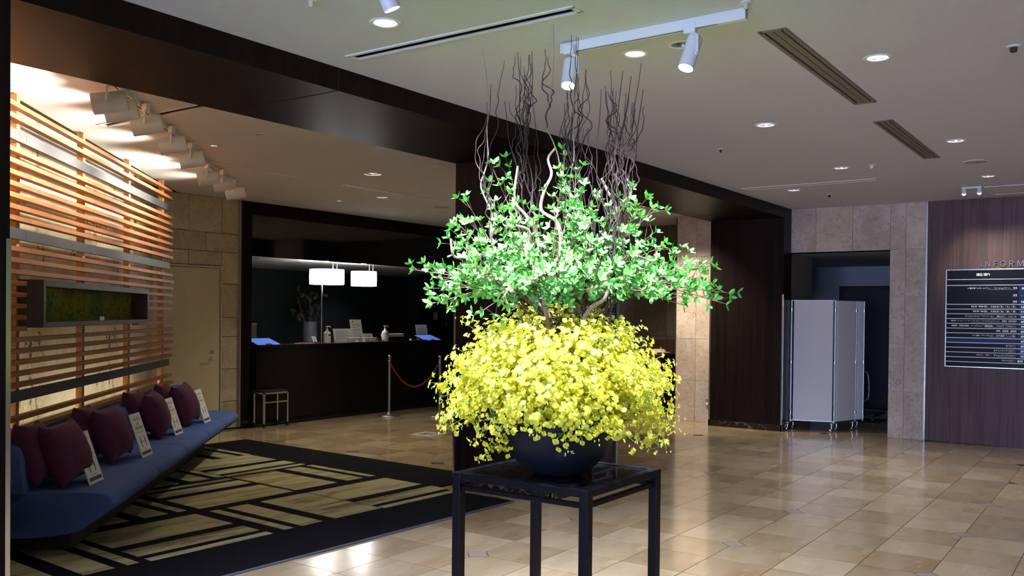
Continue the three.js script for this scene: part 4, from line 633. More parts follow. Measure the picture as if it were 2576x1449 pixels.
// curly willow twigs and thick twisted canes
function wiggle(a, b, amp, n, s) { const P = []; for (let i = 0; i <= n; i++) { const t = i / n, p = a.clone().lerp(b, t), e = Math.sin(Math.PI * Math.min(1, t * 1.1)), w = (k, f) => noise(t * f + s, s, k, 999, 999) - 0.5; p.add(V((w(5, 5) + 0.35 * w(9, 13)) * amp * e, 0, (w(6, 5) + 0.35 * w(11, 13)) * amp * e)); P.push(p); } return P; }
{
  seed(123);
  const T = [[-0.35, 2.66, -0.02, -0.1, 'at the far left of the twigs', 2], [-0.25, 2.44, 0.02, -0.08, 'second from the left', 1], [-0.195, 2.68, 0.1, -0.05, 'with a dark bushy tip left of centre', 4], [-0.13, 2.69, 0.12, -0.07, 'with a hooked fine tip left of centre', 3], [-0.04, 2.765, -0.03, 0.0, 'rising straight to the tallest hooked tip', 2], [0.075, 2.735, 0.05, 0.03, 'beside the left track spotlight', 4], [0.055, 2.50, -0.02, 0.03, 'pale, in front of the left track spotlight', 2], [0.02, 2.45, 0.1, 0.04, 'thin, left of the track spotlight', 1],
    [0.25, 2.53, -0.16, 0.09, 'leftmost of the dark right bunch', 4], [0.29, 2.52, -0.12, 0.12, 'inner stem of the dark right bunch', 4], [0.325, 2.56, -0.18, 0.14, 'tallest of the dark right bunch', 4], [0.34, 2.46, -0.14, 0.16, 'outermost of the dark right bunch', 3]];
  T.forEach(([u, y, w, ub, where, side], i) => {
    const a = at(ub, 1.1, w * 0.4), b = at(u, y, w), t = thing('willow_twig', 'tall curly brown willow twig ' + where, 'twig', a.toArray());
    const P = wiggle(V(0, 0, 0), b.clone().sub(a), 0.15, 26, i * 11.3), c = new THREE.CatmullRomCurve3(P);
    mesh('stem', taperTube(c.getPoints(60), i < 7 ? 0.0068 : 0.0056, 0.0014, 90, 5), i === 0 || i === 4 || i === 6 ? barkTan : willowBrown, t);
    for (let k = 0; k < side + 2; k++) {
      const s = rr(0.45, 0.82), p = c.getPointAt(s), e = p.clone().add(V(rr(-0.06, 0.06), (c.getPointAt(1).y - p.y) * rr(0.6, 1.0), rr(-0.06, 0.06)));
      mesh('side_twig', taperTube(wiggle(p, e, 0.09, 16, i * 7 + k * 3.1), 0.0034, 0.0012, 50, 4), willowBrown, t);
    }
    for (let k = 0; k < side; k++) { const s = rr(0.25, 0.5), p = c.getPointAt(s), e = p.clone().add(V(rr(-0.07, 0.07), rr(0.3, 0.55), rr(-0.07, 0.07))); mesh('side_twig', taperTube(wiggle(p, e, 0.10, 16, i * 5 + k * 4.3), 0.0036, 0.0012, 50, 4), willowBrown, t); }
  });
  const canes = [[[[-0.02, 1.35], [-0.06, 1.6], [0.0, 1.78], [-0.02, 1.9], [-0.085, 1.95], [-0.075, 2.03], [-0.045, 2.1], [-0.06, 2.17], [-0.03, 2.21]], 'S-curved, left of the middle', -0.12], [[[-0.03, 1.4], [-0.08, 1.72], [-0.11, 1.86], [-0.15, 1.93], [-0.2, 1.99], [-0.19, 2.14]], 'bent to the left with an upright end', -0.05], [[[-0.05, 1.5], [-0.2, 1.63], [-0.36, 1.66], [-0.40, 1.74], [-0.46, 1.745], [-0.475, 1.82]], 'low on the left with an upturned end', -0.1], [[[-0.04, 1.4], [-0.1, 1.66], [-0.15, 1.75], [-0.14, 1.85], [-0.2, 1.87]], 'hooked, left among the leaves', -0.2], [[[0.06, 1.4], [0.11, 1.62], [0.17, 1.8], [0.24, 1.98], [0.21, 2.03], [0.18, 2.1]], 'forked upward on the right', -0.02], [[[0.06, 1.45], [0.16, 1.72], [0.23, 1.95], [0.3, 2.0], [0.31, 2.09]], 'leaning right with an upright end', 0.02], [[[0.05, 1.5], [0.2, 1.7], [0.3, 1.75], [0.4, 1.735], [0.405, 1.79]], 'low on the right with a short white end', -0.15], [[[0.05, 1.35], [0.12, 1.52], [0.18, 1.57], [0.19, 1.63], [0.14, 1.66], [0.15, 1.72]], 'looped, right above the orchids', -0.3]];
  canes.forEach(([P, where, w], i) => { const a = at(P[0][0], P[0][1], w * 0.4), t = thing('twisted_cane', 'thick tan twisted cane ' + where, 'cane', a.toArray()); const pts = P.map(([u, y], k) => at(u, y, w * (0.4 + 0.6 * k / (P.length - 1)) + 0.02 * Math.sin(k * 2 + i)).sub(a)); const g = taperTube(pts, 0.0125, 0.005, 60, 8); mesh('stem', g, barkTan, t); });
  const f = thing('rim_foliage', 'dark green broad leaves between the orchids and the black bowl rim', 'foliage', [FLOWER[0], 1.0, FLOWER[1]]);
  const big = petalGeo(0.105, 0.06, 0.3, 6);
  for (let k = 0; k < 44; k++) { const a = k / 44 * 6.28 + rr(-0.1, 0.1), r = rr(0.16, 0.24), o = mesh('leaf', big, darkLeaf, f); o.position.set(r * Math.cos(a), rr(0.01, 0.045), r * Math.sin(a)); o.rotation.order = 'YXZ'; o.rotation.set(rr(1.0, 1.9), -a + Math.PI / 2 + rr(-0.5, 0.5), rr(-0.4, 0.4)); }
}
// ---------------------------------------------------------------- folding partition in the opening
{
  const t = thing('folding_partition', 'white three-leaf folding partition on chrome castors standing in the stone opening', 'partition');
  const P = [[11.905, -3.845], [12.055, -3.32], [12.50, -3.17], [12.62, -3.10]], y0 = 0.125, y1 = 1.72;
  const leaf = (a, b, z) => { const L = Math.hypot(b[0] - a[0], b[1] - a[1]), o = mesh('partition_leaf', rb(0.028, L - 0.028, y0 + 0.004, y1 - 0.004, -0.014, 0.014, 0.003), M.panel, t); o.position.set(a[0], 0, a[1]); o.rotation.y = -Math.atan2(b[1] - a[1], b[0] - a[0]);
    const f = mesh('leaf_edge', [rb(0.004, L - 0.004, y1 - 0.006, y1, -0.016, 0.016, 0.002), rb(0.004, L - 0.004, y0, y0 + 0.008, -0.016, 0.016, 0.002)], M.steelSoft, t); f.position.copy(o.position); f.rotation.y = o.rotation.y; };
  leaf(P[0], P[1]); leaf(P[1], P[2]); leaf(P[2], P[3]);
  P.forEach(([x, z], i) => {
    mesh('upright', rb(x - 0.012, x + 0.012, 0.11, y1, z - 0.012, z + 0.012, 0.004), M.steelSoft, t);
    mesh('hinge', [0.23, 0.9, 1.59].map((y) => cyl(0.017, 0.017, 0.035, x, y, z, 12)), M.steel, t);
    if (i > 2) return;
    mesh('foot_bar', rb(x - 0.13, x + 0.13, 0.095, 0.115, z - 0.014, z + 0.014, 0.004).translate(0, 0, 0), M.steelSoft, t);
    for (const s of [-0.115, 0.115]) mesh('castor', [cyl(0.011, 0.011, 0.055, x + s, 0.072, z, 12), new THREE.SphereGeometry(0.022, 14, 10).translate(x + s, 0.024, z - 0.012)], M.steel, t);
  });
  const c = thing('hand_cart', 'folded cart with curved chrome handle in the dark corridor behind the partition', 'cart', [13.9, 0, -3.42]);
  mesh('handle', tube([[0, 0.1, -0.05], [0, 0.6, -0.05], [0, 0.68, -0.02], [0, 0.70, 0.04], [0, 0.66, 0.07], [0, 0.3, 0.075], [0, 0.25, 0.02]], 0.014, 60, 10), M.steelSoft, c); mesh('platform', rb(-0.3, 0.3, 0.06, 0.1, -0.25, 0.25, 0.01), M.black, c); mesh('wheel', [[-0.22, -0.2], [0.22, -0.2], [-0.22, 0.2], [0.22, 0.2]].map(([x, z]) => cyl(0.03, 0.03, 0.025, 0, 0, 0, 16).rotateZ(Math.PI / 2).translate(x, 0.03, z)), M.black, c);
  const n = thing('wall_plate', 'dark square plate on the corridor wall right of the black door', 'sign', [15.585, 1.45, -2.98]); mesh('plate', rb(-0.008, 0.012, -0.13, 0.13, -0.12, 0.12, 0.003), M.black, n);
}
// ---------------------------------------------------------------- directory board and lettering on the right wall
const KANA = { 'ス': '18 88 4A 1F|68 9E', 'タ': '42 1A|37 97 4F|48 8B', 'ー': '18 98', 'ラ': '27 87|1A 9A 4F', 'イ': '92 19|56 5F', 'ト': '32 3F|38 9B', 'リ': '27 2C|82 8A 4F', 'ジ': '27 48|1A 3B|1F 98|73 85', 'ェ': '29 89|59 5E|1E 9E', 'エ': '24 84|54 5D|1D 9D', 'ン': '24 47|1F 95', 'シ': '23 45|18 3A|1F 95', 'カ': '17 97 8E|52 1F', 'フ': '15 95 3F', 'レ': '23 2E 98', 'ナ': '17 97|52 3F', 'ゥ': '54 57|28 98 4F', 'ロ': '25 85 8E 2E 25', 'ビ': '22 2E 9E|26 83|92 A3', 'ピ': '22 2E 9E|26 83|93 93', 'ク': '42 1A|38 98 3F', 'パ': '47 1E|65 9E|93 93', 'バ': '47 1E|65 9E|83 A3', 'ル': '34 1F|63 6E 9A', 'コ': '25 85 8E|1E 8E', 'ァ': '28 98 69|5A 3F', 'ョ': '28 88 8F 2F|2B 8B', 'ム': '53 2D 8D|79 9F', 'ウ': '52 55|15 19|15 95 4F', 'グ': '42 1A|38 88 3F|83 A5', 'オ': '17 97|62 6F|66 1D', 'ケ': '32 1A|37 97|67 4F', 'ア': '14 94 68|57 3F', 'ポ': '17 97|52 5F|39 1D|69 9D|93 93', 'チ': '83 25|18 98|54 3F', 'ャ': '27 98|4F 37', 'ベ': '1B 4 9D|84 A5', 'サ': '16 96|32 39|73 3F', 'マ': '15 95 4B|39 6D', 'ッ': '27 39|47 59|87 4F', 'メ': '83 1F|35 9C', 'ア2': '', '・': '58 59', '「': '93 53 59', '」': '1C 5C 55', '中': '25 85 8A 2A 25|52 5F', '西': '13 93|27 87 8F 2F 27|43 4A|63 6A', '東': '13 93|26 86 8B 2B 26|51 5F|4B 1F|6B 9F', '小': '52 5F|36 1B|76 9B', '会': '52 17|52 97|38 78|2A 9A|5A 2F 8F', '合': '52 17|52 97|38 78|2B 8B 8F 2F 2B', '内': '15 1F|15 95 9F|52 3B|57 8B', 'の': '56 3D 16 39 85 9B 6F', '間': '12 1F|12 42 46 16|62 92 9F|62 66 96|38 78 7E 3E 38', '日': '23 83 8F 2F 23|29 89', '本': '14 94|51 5F|54 1C|54 9C', 'し': '32 3C 6F 9B', 'ゃ': '29 88 8C|4F 36', 'ぶ': '43 65|57 5C 3F|1B 2F|8A 9D|93 A5' };
function glyph(c, ch, x, y, s) {                        // simple stroke lettering for the Japanese text
  c.lineWidth = s * 0.1; c.lineJoin = c.lineCap = 'round';
  const k = KANA[ch], P = (w) => [x + s * (parseInt(w[0], 16) - 1) / 9.5, y + s * ((parseInt(w[1] ?? '8', 16) - 2) / 13.5)];
  if (ch === ' ') return;
  c.beginPath();
  if (k) for (const st of k.split('|')) st.split(' ').forEach((w, i) => { const [a, b] = P(w); if (i) c.lineTo(a, b); else { c.moveTo(a, b); c.lineTo(a + 0.01, b); } });
  else { // dense characters: a left stem with crossing strokes and a boxed right half, varied by the character
    const n = ch.charCodeAt(0), L = (a, b, d, e) => { c.moveTo(x + s * a, y + s * b); c.lineTo(x + s * d, y + s * e); };
    L(0.2, 0.05, 0.2, 0.95); L(0.03, 0.25, 0.38, 0.25); if (n & 1) L(0.03, 0.6, 0.36, 0.5); if (n & 2) L(0.05, 0.85, 0.36, 0.75);
    L(0.45, 0.1 + (n & 4) / 60, 0.95, 0.1 + (n & 4) / 60); L(0.7, 0.02, 0.7, 0.95); L(0.48, 0.32, 0.92, 0.32); L(0.48, 0.52, 0.92, 0.52); L(0.48, 0.32, 0.48, 0.52); L(0.92, 0.32, 0.92, 0.52); if (n & 8) L(0.42, 0.72, 0.98, 0.72); L(0.7, 0.6, 0.44, 0.95); L(0.7, 0.6, 0.96, 0.95);
  }
  c.stroke();
}
function jpText(c, text, xr, y, s) { let x = xr - text.length * s; for (const ch of text) { glyph(c, ch, x, y, s * 0.92); x += s; } }
{
  const BW = 1.72, BH = 1.153, PXM = 1000, cw = Math.round(BW * PXM), chh = Math.round(BH * PXM), Y = (m) => (2.078 - m) * PXM, X = (z) => (z + 1.97) * PXM;
  const rows = [[1.862, '小宴会場「スターライト」・「リージェンシー」 客室', '20', 300], [1.777, '客室', '-', 50], [1.703, '客室', '15F', 50], [1.6425, '宴会場「鳳凰の間」 中宴会場「西」「中」「東」', '12F', 330], [1.585, '宴会場「橘の間」 中宴会場「藤」「楓」「桜」', '11F', 340], [1.527, 'カフェレストラン「ナトゥーラ」 宴会ロビー・クローク', '10F', 270], [1.469, '宴会場「リーフ」「パール」「コーラル」「ファンクションルーム」 写真室 美容着付室', '8F', 480], [1.411, '御婚礼・御宴会受付 バーラウンジ「時間旅行」 カラオケ「アポロン」', '7F', 320], [1.353, '歯科 学習塾・事務所', '6F', 170], [1.295, 'チャペル「サンマルコ」 日本料理「しゃぶ禅」', '5F', 280], [1.237, '', '4F', 0], [1.179, 'iSフロアー', '3F', 34], [1.121, 'iSショッピングフロアー', '2F', 84], [1.063, 'フロント・ロビー iSショッピングフロアー', '1F', 200], [1.005, 'グルメフロアー', 'B1F', 80]];
  const paint = (emit) => canvas(cw, chh, (c) => {
    c.fillStyle = emit ? '#05070c' : '#10131c'; c.fillRect(0, 0, cw, chh);
    c.fillStyle = emit ? '#16243c' : '#1c2f52'; c.fillRect(X(-1.205), Y(1.90), 92, Y(0.976) - Y(1.90)); c.fillRect(0, Y(1.266), cw, 58);
    c.fillStyle = '#d8d6dc'; for (const m of [1.971, 1.90, 1.671, 1.6136, 1.5558, 1.498, 1.4397, 1.382, 1.324, 1.266, 1.208, 1.150, 1.092, 1.034, 0.976]) c.fillRect(0, Y(m) - 3, cw, 6);
    c.fillStyle = c.strokeStyle = '#f4f4f8'; jpText(c, '総合案内', X(-1.505), Y(2.045), 37);
    rows.forEach(([m, s, n, sub]) => {
      const fit = Math.min(21, 700 / Math.max(1, s.length)), xr = X(-1.222); let txt = s;
      if (txt.startsWith('iS') || txt.includes(' iS')) { c.font = 'bold 19px sans-serif'; const k = txt.indexOf('iS'), tail = txt.slice(k + 2); jpText(c, tail, xr, Y(m) - 12, fit); c.fillText('iS', xr - tail.length * fit - 22, Y(m) + 6); jpText(c, txt.slice(0, k), xr - tail.length * fit - 24, Y(m) - 12, fit); } else jpText(c, txt, xr, Y(m) - 12, fit);
      c.globalAlpha = 0.55; for (let x = xr - sub; x < xr - 4; x += 9) c.fillRect(x, Y(m) + 12, 6, 5); c.globalAlpha = 1;
      c.font = 'bold 33px sans-serif'; c.textAlign = 'left'; c.fillText(n, X(-1.185) + (n.length > 2 && n[0] === 'B' ? -24 : n.length < 3 ? 6 : 0), Y(m) + 14);
      if (s) { c.globalAlpha = 0.8; for (let x = X(-1.07), k = 0; k < 6 + s.length; k++, x += 15) c.fillRect(x, Y(m) - 6, 10, 11); c.globalAlpha = 1; }
    });
  });
  const t = thing('directory_board', 'black floor directory board with white lines and blue number column on the timber wall', 'sign', [11.88, 0, -1.97 + BW / 2]);
  mesh('board_body', rb(-0.028, 0, 0.925, 2.078, -BW / 2, BW / 2, 0.003), M.black, t);
  mesh('printed_face', new THREE.PlaneGeometry(BW - 0.02, BH - 0.02).rotateY(-Math.PI / 2).translate(-0.0295, (0.925 + 2.078) / 2, 0), phys({ map: paint(false), emissiveMap: paint(true), emissive: new THREE.Color(1, 1, 1), emissiveIntensity: 0.38, roughness: 0.4, specularIntensity: 0.2 }), t);
  mesh('frame', [rb(-0.034, 0.0, 0.92, 2.083, -BW / 2 - 0.006, -BW / 2 + 0.006, 0.002), rb(-0.034, 0.0, 0.92, 2.083, BW / 2 - 0.006, BW / 2 + 0.006, 0.002), rb(-0.034, 0, 2.072, 2.084, -BW / 2, BW / 2, 0.002), rb(-0.034, 0, 0.919, 0.931, -BW / 2, BW / 2, 0.002)], M.steel, t);
  const font = await new FontLoader().loadAsync('fonts/droid/droid_sans_regular.typeface.json');
  const sgn = thing('wall_lettering', 'slim chrome capital letters above the directory board reading INFORMATION', 'lettering', [11.88, 2.108, -1.612]);
  let x = 0; for (const ch of 'INFORMATION') { const g = new TextGeometry(ch, { font, size: 0.068, depth: 0.02, curveSegments: 8, bevelEnabled: true, bevelSize: 0.001, bevelThickness: 0.001, bevelSegments: 1 }); g.computeBoundingBox(); const w = ch === 'I' ? 0.022 : g.boundingBox.max.x; mesh('letter', g.translate(x, 0, 0).rotateY(-Math.PI / 2), M.dullMetal, sgn); x += w + 0.026; }
  // slim directory on the central pillar
  const pt = canvas(240, 1024, (c, w, h) => { c.fillStyle = '#07080b'; c.fillRect(0, 0, w, h); c.fillStyle = '#c8c8d0'; for (let k = 0; k < 16; k++) c.fillRect(0, 20 + k * 38, w, 3); c.strokeStyle = '#d8d8e0'; ['客室', '宴会場', 'ロビー', 'フロアー', 'フロント'].forEach((s, k) => jpText(c, s, 220, 66 + 76 * k, 22)); });
  const ps = thing('pillar_sign', 'tall narrow black sign with white lines on the front of the central pillar', 'sign', [6.86, 0, -3.86]);
  mesh('board_body', rb(-0.175, 0.175, 0.2, 1.88, 0, 0.018, 0.003), M.black, ps); mesh('printed_face', new THREE.PlaneGeometry(0.33, 1.62).translate(0, 1.04, 0.0186), std({ map: pt, roughness: 0.2 }), ps);
}
// ---------------------------------------------------------------- far pier: socket; desk with a hat
{
  const o = thing('wall_socket', 'steel socket plate with white plug and brown cord channel on the bright stone pier', 'socket', [11.885, 0, -5.0]);
  mesh('plate', rb(-0.012, 0, 0.235, 0.335, -0.035, 0.035, 0.003), M.steelSoft, o); mesh('plug', rb(-0.045, -0.012, 0.25, 0.285, -0.016, 0.016, 0.005), M.plastic, o); mesh('cord_channel', rb(-0.014, 0, 0.0, 0.235, -0.012, 0.012, 0.002), M.tan, o);
  const d = thing('bell_desk', 'brown timber desk partly hidden behind the orchids, beside the bright stone pier', 'desk', [12.55, 0, -6.12]);
  mesh('desk_body', rb(-0.5, 0.36, 0.40, 0.90, -0.3, 0.3, 0.006), M.desk, d); mesh('desk_top', rb(-0.52, 0.38, 0.90, 0.93, -0.32, 0.32, 0.004), M.desk, d); mesh('back_panel', rb(0.33, 0.36, 0.93, 1.12, -0.32, 0.32, 0.003), M.desk, d); mesh('plinth', bx(-0.42, 0.3, 0, 0.40, -0.24, 0.24), M.slot, d);
  const h = thing('straw_hat', 'pale flat hat lying on the timber desk behind the orchids', 'hat', [12.36, 0.931, -6.0]);
  mesh('brim', lathe([[0, 0.0], [0.13, 0.004], [0.15, 0.012], [0.148, 0.016], [0.1, 0.012]], 32).scale(1, 1, 1.2), M.tan, h); mesh('crown', lathe([[0.1, 0.008], [0.088, 0.05], [0.06, 0.062], [0, 0.058]], 28).scale(1, 1, 1.15), M.tan, h);
}
// ---------------------------------------------------------------- reception: counter, lamps, things on it, stanchions, bench
const CZ = -9.66, CT = 1.06;
{
  const c = thing('reception_counter', 'long glossy black reception counter under the black fascia', 'counter', [10.15, 0, CZ]);
  for (const [a, b] of [[-2.53, -1.2], [-1.197, 0.2], [0.203, 1.55], [1.553, 2.54]]) mesh('front_panel', rb(a, b, 0.08, CT - 0.04, 0.2, 0.24, 0.002), M.counter, c);
  mesh('counter_top', rb(-2.53, 2.54, CT - 0.04, CT, -0.32, 0.28, 0.004), M.counter, c); mesh('plinth', bx(-2.53, 2.54, 0, 0.08, -0.2, 0.2), M.slot, c); mesh('carcass', bx(-2.5, 2.5, 0.08, CT - 0.04, -0.28, 0.2), M.slot, c);
  const lamp = (label, x, z, r, y0, y1, pole) => {
    const t = thing('drum_lamp', label, 'lamp', [x, 0, z]);
    mesh('drum_shade', lathe([[r, y0], [r + 0.003, (y0 + y1) / 2], [r, y1], [r - 0.004, y1], [r - 0.004, y0]], 48), M.shade, t); mesh('diffuser_disc', lathe([[0, y0 + 0.006], [r - 0.006, y0 + 0.006]], 40), M.shade, t);
    mesh('hanger', [rod([0.12, y1 - 0.02, 0], [0.12, 2.25, 0], 0.004), rod([0.2, y1 - 0.02, 0], [0.2, 2.25, 0], 0.004), rod([-r, y1 - 0.01, 0], [r, y1 - 0.01, 0], 0.003)], M.steel, t);
    if (pole) mesh('pole', rod([-0.1, CT, 0], [-0.1, y0 + 0.006, 0], 0.011), M.steel, t);
    const up1 = new THREE.PointLight(new THREE.Color(1, 0.97, 0.92), POWER.reception * 0.45); up1.position.set(0, y1 + 0.03, 0); up1.shadow.radius = 3; up1.castShadow = true; up1.name = 'lamp_light'; t.add(up1);
    const dn = new THREE.PointLight(new THREE.Color(1, 0.97, 0.92), POWER.reception * 0.25); dn.position.set(0, y0 - 0.03, 0); dn.shadow.radius = 3; dn.castShadow = true; dn.name = 'lamp_light'; t.add(dn);
  };
  lamp('wider glowing white drum lamp with chrome pole over the counter', 9.20, -9.80, 0.25, 1.90, 2.12, true);
  lamp('narrower glowing white drum lamp hanging to the right of the wider one', 9.98, -9.82, 0.195, 1.90, 2.125, false);
  [[9.353, -10.576, 'left recessed spot in the white reception ceiling'], [8.35, -10.3, 'recessed spot at the left end of the reception ceiling'], [10.9, -10.7, 'middle recessed spot in the reception ceiling behind the lamps'], [12.05, -11.6, 'right recessed spot in the reception ceiling near the picture']].forEach(([x, z, label]) => {
    const t = thing('reception_downlight', label, 'ceiling light', [x, 2.25, z]); mesh('trim_ring', new THREE.TorusGeometry(0.048, 0.006, 8, 24).rotateX(Math.PI / 2), M.steel, t); mesh('lamp_disc', cyl(0.04, 0.04, 0.01, 0, 0.012, 0, 20), M.lens, t); spot(t, [0, -0.01, 0], [0, -2, -0.9], POWER.reception * 0.8, 0.8, COOL, 0.8);
  });
  const tablet = (label, x, z, w) => { const t = thing('display_tablet', label, 'screen', [x, CT, z]); const g = new THREE.Matrix4().makeRotationX(0.32); mesh('tablet_body', rb(-w / 2, w / 2, 0.02, 0.034, -0.15, 0.15, 0.004).applyMatrix4(g), M.black, t); mesh('lit_screen', bx(-w / 2 + 0.012, w / 2 - 0.012, 0.034, 0.0355, -0.138, 0.138).applyMatrix4(g), M.screen, t); mesh('stand', extrude([[-0.13, 0], [0.13, 0], [-0.13, 0.06]], 0.1).rotateY(-Math.PI / 2).translate(0.05, 0, 0), M.slot, t); };
  tablet('blue lit tilted tablet at the left end of the black counter', 7.86, -9.56, 0.40); tablet('blue lit tilted tablet at the right part of the black counter', 11.2, -9.56, 0.42);
  const bottle = (label, x) => { const t = thing('pump_bottle', label, 'bottle', [x, CT, -9.5]); mesh('bottle_body', lathe([[0, 0], [0.05, 0], [0.053, 0.006], [0.053, 0.125], [0.045, 0.148], [0.022, 0.165], [0.018, 0.178], [0, 0.178]], 28), M.plastic, t); mesh('pump', [cyl(0.017, 0.017, 0.022, 0, 0.19, 0, 16), cyl(0.006, 0.006, 0.03, 0, 0.212, 0, 10), rb(-0.02, 0.06, 0.224, 0.238, -0.012, 0.012, 0.004), rod([0.055, 0.23, 0], [0.066, 0.212, 0], 0.005)], M.plastic, t); mesh('label_band', new THREE.CylinderGeometry(0.0537, 0.0537, 0.028, 14, 1, true, -0.4, 1.3).translate(0, 0.112, 0), std({ color: new THREE.Color(0.05, 0.13, 0.42), roughness: 0.5 }), t); };
  bottle('white pump bottle with blue label beside the white paper sheet', 8.93); bottle('white pump bottle with blue label right of the tall card', 10.12);
  const lines = (w, h, top) => canvas(w, h, (c) => { c.fillStyle = '#eeeeec'; c.fillRect(0, 0, w, h); c.fillStyle = '#8a8a90'; for (let k = 0; k < 9; k++) c.fillRect(w * 0.12, h * 0.2 + k * h * 0.075, w * (k % 3 === 2 ? 0.5 : 0.72), h * 0.018); c.fillStyle = '#2c4f9a'; if (top) { c.beginPath(); c.moveTo(w * 0.2, h * 0.05); c.lineTo(w * 0.3, h * 0.05); c.lineTo(w * 0.2, h * 0.14); c.lineTo(w * 0.13, h * 0.14); c.fill(); c.fillStyle = '#3a3a5a'; c.fillRect(w * 0.68, h * 0.78, w * 0.18, h * 0.04); } });
  const sheet = (name, label, cat, x, z, w, h, top, back) => { const t = thing(name, label, cat, [x, CT, z]); const g = new THREE.Matrix4().makeRotationX(-0.2); mesh('card', rb(-w / 2, w / 2, 0, h, -0.004, 0, 0.001).applyMatrix4(g), M.paper, t); mesh('print', new THREE.PlaneGeometry(w - 0.006, h - 0.006).translate(0, h / 2, 0.001).applyMatrix4(g), std({ map: lines(128, Math.round(128 * h / w), top), roughness: 0.7 }), t); mesh('support', rb(-w / 3, w / 3, 0, h * 0.8, -0.004, 0, 0.001).applyMatrix4(new THREE.Matrix4().makeRotationX(0.16)).translate(0, 0, -h * 0.33), back, t); };
  sheet('notice_stand', 'wide white printed sheet on a black stand between bottle and tall card', 'sign', 9.35, -9.6, 0.36, 0.2, false, M.black);
  sheet('notice_stand', 'tall white printed card with a blue corner mark on the counter', 'sign', 9.61, -9.56, 0.235, 0.335, true, M.paper);
  sheet('notice_stand', 'small white card with a yellow square right of the tall card', 'sign', 9.87, -9.6, 0.2, 0.12, false, M.paper);
  sheet('notice_stand', 'white framed sheet leaning behind the right tablet', 'sign', 11.26, -9.72, 0.28, 0.25, false, M.slot);
  { const y = thing('sticker', 'small yellow square on the small white card', 'sticker', [9.9, CT, -9.6]); mesh('square', rb(-0.025, 0.025, 0.04, 0.09, 0.004, 0.006, 0.0005).applyMatrix4(new THREE.Matrix4().makeRotationX(-0.2)), std({ color: new THREE.Color(0.75, 0.6, 0.05) }), y); }
  [['third pale paper box from the right in the small row', 9.36], ['second pale paper box from the right in the small row', 9.52], ['pale paper box right of centre in the small row', 9.67], ['rightmost pale paper box in the small row', 9.8]].forEach(([l, x], i) => { const t = thing('paper_box', ['leftmost', 'second from left', 'third from left', 'rightmost'][i] + ' of the four small white boxes before the cards', 'box', [x, CT, -9.46]); void l; mesh('carton', rb(-0.05, 0.05, 0, 0.058, -0.035, 0.035, 0.003), M.paper, t); mesh('flap', rb(-0.06, 0.06, 0.058, 0.066, -0.04, 0.04, 0.002), M.plastic, t); });
  { const b = thing('menu_box', 'small dark red box right of the white boxes', 'box', [9.93, CT, -9.45]); mesh('carton', rb(-0.04, 0.04, 0, 0.05, -0.03, 0.03, 0.003), std({ color: new THREE.Color(0.16, 0.03, 0.02), roughness: 0.4 }), b); mesh('saucer', rb(-0.06, 0.06, 0, 0.006, -0.04, 0.045, 0.002), M.plastic, b); }
  for (const [x, l] of [[10.03, 'small chrome desk bell left of the right pump bottle'], [10.68, 'small chrome desk bell right of the right pump bottle']]) { const t = thing('desk_bell', l, 'bell', [x, CT, -9.47]); mesh('dome', lathe([[0.03, 0.008], [0.028, 0.022], [0.016, 0.034], [0, 0.037]], 24), M.steel, t); mesh('base', cyl(0.033, 0.033, 0.008, 0, 0.004, 0, 24), M.steelSoft, t); mesh('button', cyl(0.004, 0.004, 0.012, 0, 0.042, 0, 10), M.steel, t); }
  { const t = thing('card_terminal', 'grey angled card terminal behind the right pump bottle', 'terminal', [10.42, CT, -9.66]); mesh('body', rb(-0.16, 0.24, 0.06, 0.11, -0.06, 0.06, 0.006), M.fixture, t); mesh('bracket', rod([-0.16, 0.0, 0.0], [-0.02, 0.075, 0.0], 0.014), M.fixture, t); mesh('foot', rb(-0.2, -0.1, 0, 0.012, -0.05, 0.05, 0.003), M.fixture, t); }
  { const t = thing('phone_stand', 'small tilted phone display near the dark vase photograph', 'phone', [8.72, CT, -9.5]); const g = new THREE.Matrix4().makeRotationX(-0.5); mesh('phone_body', rb(-0.04, 0.04, 0, 0.11, -0.006, 0, 0.002).applyMatrix4(g), M.fixture, t); mesh('stand', rb(-0.03, 0.03, 0, 0.02, -0.06, 0, 0.003), M.slot, t); }
  { const t = thing('counter_screen', 'olive grey desk screen at the left end behind the blue tablet', 'screen', [7.80, CT, -9.84]); mesh('screen_panel', rb(-0.16, 0.16, 0.02, 0.265, -0.01, 0.01, 0.003), std({ color: new THREE.Color(0.20, 0.19, 0.11), roughness: 0.5 }), t); mesh('top_rim', rb(-0.165, 0.165, 0.26, 0.275, -0.014, 0.014, 0.003), M.tan, t); mesh('foot', rb(-0.1, 0.1, 0, 0.02, -0.05, 0.05, 0.003), M.slot, t); }
  for (const [x, l] of [[8.43, 'red and orange pen lying on the counter left of the phone'], [10.86, 'orange pen lying on the counter left of the right tablet']]) { const t = thing('pen', l, 'pen', [x, CT + 0.006, -9.45]); mesh('barrel', rod([-0.15, 0, 0], [0.15, 0, 0.02], 0.006), std({ color: new THREE.Color(0.55, 0.12, 0.03), roughness: 0.4 }), t); mesh('tip', rod([0.15, 0, 0.02], [0.17, 0, 0.0215], 0.003), M.steel, t); }
  // vase of dark branches at the reception wall
  const v = thing('floor_vase', 'tall pale vase with a dark bunch of foliage behind the counter', 'vase', [11.05, 0, -12.2]);
  mesh('vase_body', lathe([[0, 0], [0.12, 0], [0.10, 0.5], [0.13, 1.1], [0.12, 1.32], [0.11, 1.32], [0.11, 1.1]], 28), std({ color: new THREE.Color(0.16, 0.17, 0.19), roughness: 0.5 }), v);
  seed(55); const dim = std({ color: new THREE.Color(0.06, 0.06, 0.035), roughness: 0.6, side: THREE.DoubleSide }), bl = petalGeo(0.12, 0.07, 0.3, 4);
